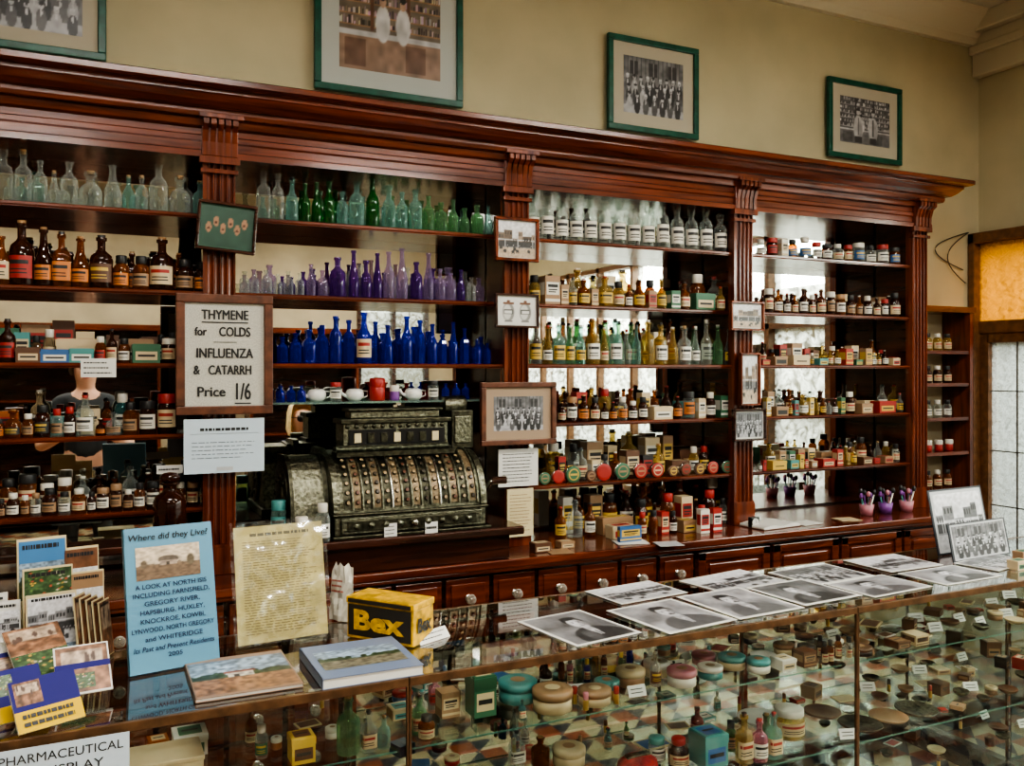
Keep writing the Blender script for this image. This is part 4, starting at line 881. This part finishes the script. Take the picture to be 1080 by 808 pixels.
def stand(bl,br,hp,lean,Z=CT):
    a,ta=G(*bl,Z); b,tb=G(*br,Z); c=(a+b)/2; w=(b-a).length; h=hp*((ta+tb)/2)/F; return c,w,h/math.cos(lean),(-lean,0,math.atan2((b-a).y,(b-a).x))
c,w,h,rt=stand((137,716),(232,698),146,.22)
c.z+=.004
r=thing('upright_book','blue local history book standing with photo cover','book',c,rt)
BL=M('book_blue',(.10,.24,.34),.35)
MB().box(-w/2,0,0,w/2,.002,h,BL).box(-w/2,.016,0,w/2,.018,h,BL).box(-w/2,0,0,-w/2+.002,.018,h,BL).obj('cover',parent=r,bevel=.0006)
MB().box(-w/2+.002,.002,.003,w/2-.003,.016,h-.003,PAPER).obj('pages',parent=r)
cc=Cv(44,60,(.42,.35,.26)); cc.no(.2,5); cc.re(0,0,1,.42,(.24,.16,.10)); cc.bl((cc.y<.40+.1*nz2(44,60,12)).astype(float)*.8,(.12,.08,.05)); cc.el(.5,.58,.17,.12,(.10,.08,.06),6); cc.re(.36,.40,.64,.54,(.28,.22,.17)); cc.re(.46,.40,.52,.5,(.05,.04,.03)); cc.el(.85,.5,.07,.2,(.10,.08,.05),2); cc.el(.12,.48,.06,.14,(.12,.09,.06),2); cc.no(.4,22)
mb=MB(); rect(mb,-w*.38,h*.63,w*.34,h*.86,-.001,cc.out((1,1,1))); mb.obj('cover_photo',parent=r)
DI=M('dark_blue_ink',(.01,.015,.05))
for s,cz,ww,it,hh in (('Where did they Live?',.925,.90,.15,.018),('A LOOK AT NORTH ISIS',.585,.80,0,.0100),('INCLUDING FARNSFIELD,',.525,.86,0,.0100),('GREGORY RIVER,',.465,.62,0,.0100),('HAPSBURG, HUXLEY,',.405,.72,0,.0100),('KNOCKROE, KOWBI,',.345,.72,0,.0100),('LYNWOOD, NORTH GREGORY',.285,.92,0,.0100),('and WHITERIDGE',.225,.64,0,.0100),('Its Past and Present Residents',.16,.90,.2,.0105),('2005',.105,.16,0,.009)):
    text(r,s,-.0,h*cz,.02,INK if cz>.9 else DI,y=-.0022,width=w*ww,shear=it,bold=.012,height=hh*(1.15 if ',' in s else 1))
c,w,h,rt=stand((247,690),(350,674),122,.2); c.z+=.012
r=thing('document_stand','aged yellow document in clear acrylic upright stand','document',c,rt)
ACR=panemat('acrylic',(.95,.97,.97),.05,.5)
m_,nt_,o_=newmat('plastic_sleeve'); tr_=nt_.nodes.new('ShaderNodeBsdfTransparent'); gl_=nt_.nodes.new('ShaderNodeBsdfGlossy'); gl_.inputs['Roughness'].default_value=.14; gl_.inputs['Color'].default_value=(.75,.78,.82,1)
nn_=nt_.nodes.new('ShaderNodeTexNoise'); nn_.inputs['Scale'].default_value=11; nn_.inputs['Detail'].default_value=2; tc_=nt_.nodes.new('ShaderNodeTexCoord'); nt_.links.new(tc_.outputs['Object'],nn_.inputs['Vector']); bp_=nt_.nodes.new('ShaderNodeBump'); bp_.inputs['Strength'].default_value=.8; bp_.inputs['Distance'].default_value=.02; nt_.links.new(nn_.outputs[0],bp_.inputs['Height']); nt_.links.new(bp_.outputs[0],gl_.inputs['Normal'])
mx_=nt_.nodes.new('ShaderNodeMixShader'); mx_.inputs[0].default_value=.11; nt_.links.new(tr_.outputs[0],mx_.inputs[1]); nt_.links.new(gl_.outputs[0],mx_.inputs[2]); nt_.links.new(mx_.outputs[0],o_.inputs[0])
MB().box(-w/2,-.004,0,w/2,-.0035,h*1.02,m_).obj('clear_sleeve',parent=r)
MB().box(-w/2,-.0005,-.002,w/2,.03,0,ACR).obj('stand',parent=r)
YP=M('yellow_paper',(.46,.40,.17),.65,noise=.18,nscale=18)
mb=MB(); mb.box(-w*.46,-.001,.004,w*.46,0,h*.98,YP); mb.obj('sheet',parent=r)
IG=M('ink_faded',(.22,.18,.08)); mb=MB(); lines(mb,-w*.3,w*.32,h*.89,h*.925,1,M('ink_green',(.10,.09,.05)),-.0016,.7,.05); lines(mb,-w*.38,w*.38,h*.08,h*.86,36,IG,-.0016,.36,.25); mb.obj('print',parent=r)
def flatbook(cs,th,label,cover,pic):
    c,w,d,a=quadpose(cs,CT+th); r=thing('flat_book',label,'book',(c.x,c.y,CT+.0005),(0,0,a))
    MB().box(-w/2,-d/2,0,w/2,d/2,.0015,cover).box(-w/2,-d/2,th-.0015,w/2,d/2,th,cover).box(-w/2,-d/2,0,-w/2+.0015,d/2,th,cover).obj('cover',parent=r)
    MB().box(-w/2+.0015,-d/2+.002,.0015,w/2-.002,d/2-.002,th-.0015,PAPER).obj('pages',parent=r)
    mb=MB()
    for (a0,b0,a1,b1,m) in pic: rect(mb,a0*w,(b0+.5)*d,a1*w,(b1+.5)*d,0,m)
    mb.obj('cover_print',parent=r,loc=(0,-d/2,th+.0006),rot=(-math.pi/2,0,0)); return r,w,d
flatbook([(192,699),(292,686),(325,720),(208,738)],.008,'softcover local history booklet in plastic on the glass',M('booklet_buff',(.26,.18,.13),.4),[(-.48,-.46,.48,.40,im_land(56,70,1))])
flatbook([(315,684),(412,671),(448,701),(341,717)],.022,'thick softcover book with landscape photo on the glass',M('book_grey',(.15,.19,.27),.4),[(-.42,-.28,.42,.26,im_land(50,70,2))])
a,_=G(366,672,CT); b,_=G(436,684,CT); ang=math.atan2((b-a).y,(b-a).x); w=(b-a).length; h=.100; dp=.088
YT=M('tin_yellow',(.52,.31,.025),.35,noise=.35,nscale=45); TB=M('tin_black',(.025,.02,.015),.4)
r=thing('medicine_tin','yellow and black powders tin box with bold lettering','tin',(a.x,a.y,CT+.001),(0,0,ang))
MB().box(0,0,0,w,dp,h*.84,YT).obj('body',parent=r,bevel=.003)
MB().box(-.002,-.002,h*.84,w+.002,dp+.002,h,YT).obj('lid',parent=r,bevel=.002)
MB().box(.006,-.0025,.008,w-.006,-.0005,h*.82,TB).box(.006,-.0045,h*.87,w-.006,-.001,h*.96,TB).obj('front_panel',parent=r)
text(r,'Bex',w*.5,h*.47,.085,YT,y=-.0035,width=w*.76,bold=.045,height=h*.50)
t=text(r,'Bex',0,0,.04,TB,y=0,width=dp*.66,bold=.045,height=.036); t.rotation_euler=(math.pi/2,0,math.pi/2); t.location=(w+.0035,dp/2,h*.46)
r=thing('paper_packet','small crumpled cream packet with printed lines','packet',(a.x+.025,a.y+.145,CT+.001),(-.06,0,ang))
mb=MB(); nx,nzv=8,10; vs=[]
for j in range(nzv+1):
    for i in range(nx+1):
        u=i/nx; v=j/nzv; ww=.034*(1-.25*max(0,v-.75)/.25*(1 if abs(u-.5)>.2 else .3)); vs.append(((u-.5)*2*ww,-.006+random.uniform(-.004,.004)-.006*math.sin(math.pi*u),v*(.140+(.010 if i%3==1 else 0)*v)))
mb.add(vs,[(j*(nx+1)+i,j*(nx+1)+i+1,(j+1)*(nx+1)+i+1,(j+1)*(nx+1)+i) for j in range(nzv) for i in range(nx)],M('packet_cream',(.56,.54,.46),.5))
mb.add([(-.034,.002,0),(.034,.002,0),(.030,.002,.138),(-.030,.002,.138)],[(0,3,2,1)],M('packet_cream')); mb.obj('body',parent=r); mb=MB(); lines(mb,-.022,.022,.07,.11,3,M('ink_red',(.3,.05,.03)),-.018,.35); mb.obj('print',parent=r)
c,w,h,rt=stand((444,681),(475,671),12,.7); r=thing('price_card','folded white price card leaning by the tin','card',c,rt,group='handwritten cards'); MB().box(-w/2,0,0,w/2,.001,.03,PAPER).obj('card',parent=r); mb=MB(); lines(mb,-w*.4,w*.4,.005,.026,2,INK,-.001,.25); mb.obj('print',parent=r)
c,w,h,rt=stand((32,712),(112,697),140,.0)
r=thing('brochure_rack','stepped clear brochure rack on the counter','rack',c,rt)
AC=ACR
mb=MB(); mb.box(-w/2,-.005,0,w/2,.125,.002,AC).box(-w/2,.122,0,w/2,.125,.20,AC).box(-w/2,-.008,0,w/2,-.005,.03,AC); mb.obj('frame',parent=r)
Mx=Matrix.Translation(c)@Euler(rt).to_matrix().to_4x4()
def brochure(lx,ly,lz,bw,bh,cols,label,lean=.12,yaw=0,n='brochure',th=.006):
    p=Mx@Vector((lx,ly,lz)); r=thing(n,label,'brochure',p,(-lean,0,rt[2]+yaw),group='brochures in the rack')
    MB().box(-bw/2,0,0,bw/2,th,bh,CREAM if n=='brochure' else PAPER).obj('sheet',parent=r); mb=MB()
    for (z0,z1,m) in cols: rect(mb,-bw*.47,bh*z0,bw*.47,bh*z1,-.0008,m)
    lines(mb,-bw*.4,bw*.4,bh*.90,bh*.96,1,INK,-.0016,.6,.1)
    mb.obj('print',parent=r)
SB=M('sky_blue',(.06,.18,.36),.4); BRN=M('brochure_brown',(.16,.07,.035),.5,noise=.3)
brochure(-.035,.088,.003,.10,.27,[(.5,.8,im_land(40,40,0)),(.8,.98,SB)],'tall brochure with blue sky landscape cover',.06)
brochure(.045,.088,.003,.075,.24,[(.5,.8,im_street(36,36,True)),(.8,.98,BRN)],'tall brochure with brown printed cover',.06)
brochure(-.03,.052,.003,.10,.21,[(.3,.7,im_wood()),(.7,.98,im_flower())],'brochure with garden photo cover',.06)
brochure(.05,.052,.003,.07,.19,[(.3,.8,im_street(36,36,True)),(.8,.98,lm('tan'))],'brochure with brown and cream cover',.06)
brochure(-.03,.014,.003,.10,.16,[(.02,.3,im_land(24,36,1)),(.3,.96,im_street(40,44))],'brochure with old building photograph',.08)
for k in range(5): brochure(.035+.013*k,.006+.004*k,.004,.05,.15-.006*k,[(.02,.98,BRN if k%2 else im_wood())],'folded brown brochure leaning in rack',.1,.9,th=.003)
for k in range(5):
    brochure(-.125-.018*k,.045+.03*k,.002,.075,.15+.012*k,[(.02,.45,[im_wood,im_flower,im_street,im_land,im_wood][k](36,36)),(.5,.86,[im_street,im_land,im_wood,im_street,im_land][k](36,36))],'white printed pamphlet standing upright',.1,-.15+.1*(k%2),n='pamphlet',th=.008)
c,w,h,rt=stand((20,768),(112,748),60,.5)
r=thing('booklet_holder','clear holder with fanned colourful booklets','rack',c,(0,0,rt[2]))
MB().box(-w/2,0,0,w/2,.10,.002,AC).box(-w/2,-.003,0,w/2,0,.03,AC).obj('frame',parent=r)
def booklet(px_,py_,z,wd,hd,yaw,lean,bands,lb,ln=None):
    q,_=G(px_,py_,CT); r=thing('booklet',lb,'booklet',(q.x,q.y,CT+z),(-lean,0,rt[2]+yaw),group='fanned booklets on the counter')
    MB().box(-wd/2,0,0,wd/2,.004,hd,PAPER).obj('pages',parent=r); mb=MB()
    for i,(x0,z0,x1,z1,m) in enumerate(bands): rect(mb,wd*(x0-.5),hd*z0,wd*(x1-.5),hd*z1,-.0008-.0003*i,m)
    if ln: lines(mb,-wd*.4,wd*.42,hd*ln[0],hd*ln[1],2,INK,-.0026,.5,.15)
    mb.obj('cover_print',parent=r)
YL=M('deep_yellow',(.55,.36,.02),.6,spec=.2); VI=M('deep_violet',(.025,.022,.14),.6,spec=.2)
booklet(8,738,.03,.11,.10,.1,.8,[(0,0,1,.7,VI),(.1,.1,.9,.6,im_wood())],'violet and white illustrated booklet')
booklet(52,732,.035,.11,.12,.25,.8,[(0,0,1,.5,im_flower()),(0,.5,1,1,im_wood(30,40))],'brown and green illustrated garden booklet')
booklet(90,742,.02,.10,.11,-.1,.85,[(.03,.03,.97,.97,im_wood(36,36)),(0,.5,1,.62,VI),(.1,.1,.7,.4,im_flower(24,24))],'illustrated booklet with tan cover')
booklet(22,766,.012,.10,.10,.15,.7,[(0,.3,1,1,VI),(0,0,1,.3,YL),(.1,.5,.5,.9,im_flower(20,20))],'violet booklet with yellow band')
booklet(56,770,.008,.115,.095,.2,.6,[(0,.40,1,1,VI),(0,0,1,.40,YL),(.05,.5,.45,.95,im_wood(24,30))],'deep blue and yellow booklet with lettering',(.06,.36))
r=thing('paper_sign','white paper sign with capital lettering on counter front','sign',(PX(64,1.772),1.772,PZ(100,840,1.772))); zt=PZ(64,783,1.772)-r.location.z; 
w=.225; MB().box(-w/2,-.001,0,w/2,0,zt,PAPERB).obj('sheet',parent=r)
text(r,'PHARMACEUTICAL',.003,zt-.019,.030,INK,y=-.0018,width=w*.88,height=.016); text(r,'DISPLAY',.02,zt-.046,.032,INK,y=-.0018,width=w*.44,height=.016)
for (bl,br,hp,st) in (((990,587),(1046,578),66,'street'),((1006,594),(1066,584),38,'group')):
    c,w,h,rt2=stand(bl,br,hp,.2); c.z+=.001
    r=thing('photograph_card','upright black and white photograph card with grey border','photograph',c,rt2); MB().box(-w/2,0,0,w/2,.003,h,GREYD).obj('card',parent=r); mb=MB(); picture(mb,w*.94,h*.94,st,0,.05,GREYL); mb.obj('print',parent=r,loc=(0,-.0008,h*.03))
for i,(x,y) in enumerate(((1074,600),(1079,590))):
    p,_=G(x,y,CT); spawn('tin','tan' if i else 'cream','green',None,(p.x,p.y,CT),.06,.03,.04,None,'on the glass counter')
# ---------------- people (seen in the mirrors)
def skin_mesh(name,J,E,mat,parent,root=0,sub=2):
    me=bpy.data.meshes.new(name); me.from_pydata([j[0] for j in J],E,[])
    o=bpy.data.objects.new(name,me); C.objects.link(o); s=o.modifiers.new('s','SKIN')
    for i,j in enumerate(J):
        r=j[1]; me.skin_vertices[0].data[i].radius=(r,r) if not isinstance(r,tuple) else r
    me.skin_vertices[0].data[root].use_root=True
    u=o.modifiers.new('u','SUBSURF'); u.levels=sub; u.render_levels=sub
    bpy.context.view_layer.update()
    m2=bpy.data.meshes.new_from_object(o.evaluated_get(bpy.context.evaluated_depsgraph_get())); bpy.data.objects.remove(o)
    m2.name=name; m2.materials.clear(); m2.materials.append(mat)
    for p in m2.polygons: p.use_smooth=True; p.material_index=0
    o=bpy.data.objects.new(name,m2); C.objects.link(o); o.parent=parent; return o
def fig(root,J0,legs,arms,cloth,trous,hair,glasses,longhair):
    J=list(J0); E=[(i,i+1) for i in range(len(J0)-1)]
    for s in(-1,1):
        for chain,at in ((legs,0),(arms,3)):
            prev=at
            for (p,rad) in chain: J.append(((p[0]*s,p[1],p[2]),rad)); E.append((prev,len(J)-1)); prev=len(J)-1
            if chain is arms:
                wx=J[-1][0]; pv=Vector(chain[-1][0])-Vector(chain[-2][0]); pv.normalize(); side=Vector((s,0,0))
                for k in range(4):
                    b=Vector(wx)+side*(.012*(k-1.5)); L=[.06,.075,.07,.055][k]
                    dv=Vector((pv.x*s,pv.y,pv.z)); m1=b+dv*L*.6; e=m1+(dv*.5+Vector((0,0,-.7))).normalized()*L*.5
                    J.append((tuple(m1),.009)); E.append((prev,len(J)-1)); J.append((tuple(e),.007)); E.append((len(J)-2,len(J)-1))
                dv=Vector((-s*.8,.4,.3)).normalized(); q=Vector(J[prev-1][0])*.5+Vector(wx)*.5+dv*.05
                J.append((tuple(q),.010)); E.append((prev-1,len(J)-1))
    skin_mesh('body',J,E,SKIN,root)
    T=[(p,(r if isinstance(r,tuple) else (r,r))) for p,r in J0[:4]]
    T=[(p,(r[0]*1.08+.006,r[1]*1.08+.006)) for p,r in T]; T[3]=(T[3][0],(T[3][1][0]*.9,T[3][1][1]*.9)); ET=[(0,1),(1,2),(2,3)]
    for s in(-1,1):
        a,b=arms[0],arms[1]; T.append(((a[0][0]*s,a[0][1],a[0][2]),(a[1]+.012,)*2)); ET.append((3,len(T)-1))
        m=[(a[0][i]*.4+b[0][i]*.6) for i in range(3)]; T.append(((m[0]*s,m[1],m[2]),(b[1]+.018,)*2)); ET.append((len(T)-2,len(T)-1))
    skin_mesh('shirt',T,ET,cloth,root)
    T=[(J0[0][0],tuple(v*1.1 for v in J0[0][1]))]; ET=[]
    for s in(-1,1):
        prev=0
        for (p,rad) in legs[:3]: T.append(((p[0]*s,p[1],p[2]),rad+.012)); ET.append((prev,len(T)-1)); prev=len(T)-1
    skin_mesh('trousers',T,ET,trous,root)
    hd=Vector(J0[-2][0]); mb=MB()
    prof=[(.0,.125),(.06,.115),(.095,.08),(.108,.03),(.112,-.02)]+([(.116,-.08),(.10,-.13)] if longhair else [(.10,-.05)])
    mb.lathe(prof,hair,20,o=(hd.x,hd.y-.012,hd.z+.01),a0=math.radians(145),a1=math.radians(395)); mb.obj('hair',parent=root)
    f=MB()
    f.lathe([(0,-.006),(.012,-.004),(.014,0.004),(0,.012)],SKIN,10,o=(hd.x,hd.y+.088,hd.z-.02)); f.obj('nose',parent=root)
    MB().tube([(hd.x-.02,hd.y+.082,hd.z-.058),(hd.x,hd.y+.088,hd.z-.06),(hd.x+.02,hd.y+.082,hd.z-.058)],.004,lm('red'),6).obj('mouth',parent=root)
    if glasses:
        g=MB()
        for s in(-1,1): g.lathe([(0,.0),(.026,-.002),(.028,.004),(0,.006)],BLACK,14,o=(hd.x+s*.033,hd.y+.090,hd.z+.008),axis='y'); g.tube([(hd.x+s*.058,hd.y+.088,hd.z+.012),(hd.x+s*.092,hd.y+.02,hd.z+.012)],.003,BLACK,6)
        g.tube([(hd.x-.01,hd.y+.094,hd.z+.012),(hd.x+.01,hd.y+.094,hd.z+.012)],.003,BLACK,6); g.obj('sunglasses',parent=root)
    else:
        for s in(-1,1): MB().lathe([(0,.0),(.008,.002),(.009,.006),(0,.008)],BLACK,10,o=(hd.x+s*.03,hd.y+.082,hd.z+.008),axis='y').obj('eye',parent=root)
wr=thing('person','seated person with blond hair, sunglasses and navy top','person',(1.40,.30,.02))
fig(wr,[((0,0,.60),(.15,.10)),((0,-.02,.76),(.12,.09)),((0,-.02,.92),(.14,.10)),((0,-.01,1.03),(.10,.07)),((0,0,1.10),.048),((0,.015,1.17),.07),((0,.02,1.23),.088),((0,.01,1.30),.06)],
 [((.09,.1,.58),.08),((.11,.42,.55),.06),((.11,.40,.12),.04),((.11,.43,.03),.034),((.11,.54,.015),.03)],
 [((.16,-.01,1.02),.052),((.21,.05,.78),.038),((.12,.27,.68),.026),((.09,.33,.665),.028)],NAVY,M('dark_trousers',(.03,.03,.035),.8),HAIR,True,True)
r=thing('stool','round wooden stool with four legs','stool',(1.40,.25,0)); MB().lathe([(0,.445),(.15,.445),(.16,.455),(.15,.47),(0,.47)],WV,24).obj('seat',parent=r)
for a in range(4): 
    t=math.pi/4+a*math.pi/2; MB().tube([(.10*math.cos(t),.10*math.sin(t),.445),(.16*math.cos(t),.16*math.sin(t),0)],.016,WV).obj('leg',parent=r)
pr_=thing('person','standing person in dark shirt holding a camera','person',(0,-.44,0))
fig(pr_,[((0,0,.92),(.15,.11)),((0,0,1.08),(.13,.10)),((0,0,1.24),(.15,.11)),((0,0,1.38),(.11,.08)),((0,.01,1.46),.055),((0,.02,1.53),.075),((0,.03,1.60),.09),((0,.02,1.67),.065)],
 [((.09,0,.84),.09),((.11,.02,.48),.06),((.12,0,.1),.042),((.12,.02,.05),.04),((.12,.15,.035),.03)],
 [((.18,0,1.36),.056),((.30,.06,1.04),.042),((.12,.22,1.16),.03),((.085,.27,1.20),.03)],M('dark_shirt',(.03,.035,.04),.8),M('dark_trousers'),M('brown_hair',(.1,.05,.025),.6),False,False)
r=thing('camera_body','black handheld camera with lens','camera',(0,-.085,1.20)); MB().box(-.06,-.03,0,.06,.03,.085,BLACK).box(-.025,-.02,.085,.025,.02,.105,BLACK).obj('body',parent=r,bevel=.006); MB().lathe([(.032,.03),(.034,.07),(.03,.07),(.028,.06),(0,.055)],BLACK,20,o=(0,0,.045),axis='y').obj('lens',parent=r)
# ---------------- lights
def area(name,loc,rot,sx,sy,e,c):
    l=bpy.data.lights.new(name,'AREA'); l.shape='RECTANGLE'; l.size=sx; l.size_y=sy; l.energy=e; l.color=c
    o=bpy.data.objects.new(name,l); C.objects.link(o); o.location=loc; o.rotation_euler=rot; return o
TUBE=M('lamp_tube',(1,.97,.92),.5,emit=6)
for (x,y) in ((.2,.9),(2.8,.9),(-.6,-1.8),(2.4,-1.8)):  # rear pair is added to brighten the room the mirrors reflect
    r=thing('ceiling_lamp','white twin-tube batten ceiling lamp','lamp',(x,y,CZ-.2),group='ceiling batten lamps')
    MB().box(-.6,-.06,.0,.6,.06,.05,WHITE).box(-.3,-.01,.05,-.28,.01,.198,WHITE).box(.28,-.01,.05,.3,.01,.198,WHITE).obj('housing',parent=r)
    for s in (-.03,.03): MB().tube([(-.58,s,-.02),(.58,s,-.02)],.015,TUBE).obj('tube',parent=r)
    area('lamp_light',(x,y,CZ-.26),(0,0,0),1.2,.2,62 if y>0 else 84,(1,.96,.89))
area('window_light',(XR+1.2,-.2,3.1),(0,math.radians(62),0),1.6,4.6,900,(.94,.97,1))
area('window_light',(1.0,YF-1.0,3.0),(math.radians(62),0,0),5.5,1.4,200,(.93,.97,1))
w=bpy.data.worlds.new('world'); bpy.context.scene.world=w; w.use_nodes=True
nt=w.node_tree; bg=nt.nodes['Background']; bg.inputs[1].default_value=1.8
tc=nt.nodes.new('ShaderNodeTexCoord'); sx=nt.nodes.new('ShaderNodeSeparateXYZ'); nt.links.new(tc.outputs['Generated'],sx.inputs[0])
nz=nt.nodes.new('ShaderNodeTexNoise'); nz.inputs['Scale'].default_value=14; nt.links.new(tc.outputs['Generated'],nz.inputs['Vector'])
ad=nt.nodes.new('ShaderNodeMath'); ad.operation='MULTIPLY_ADD'; ad.inputs[1].default_value=.16; nt.links.new(nz.outputs[0],ad.inputs[0]); nt.links.new(sx.outputs[2],ad.inputs[2])
rp=nt.nodes.new('ShaderNodeValToRGB'); nt.links.new(ad.outputs[0],rp.inputs[0]); cr=rp.color_ramp; cr.interpolation='LINEAR'
cr.elements[0].position=0.0; cr.elements[0].color=(.30,.27,.22,1); cr.elements[1].position=1; cr.elements[1].color=(.62,.76,1,1)
for pos,c in ((.08,(.42,.38,.30,1)),(.10,(.16,.12,.08,1)),(.17,(.30,.22,.14,1)),(.20,(.95,.98,1,1))):
    e=cr.elements.new(pos); e.color=c
nt.links.new(rp.outputs[0],bg.inputs[0])
try:
    bpy.context.scene.view_settings.look='AgX - High Contrast'
    bpy.context.scene.view_settings.exposure=.05
except Exception as e: print(e)
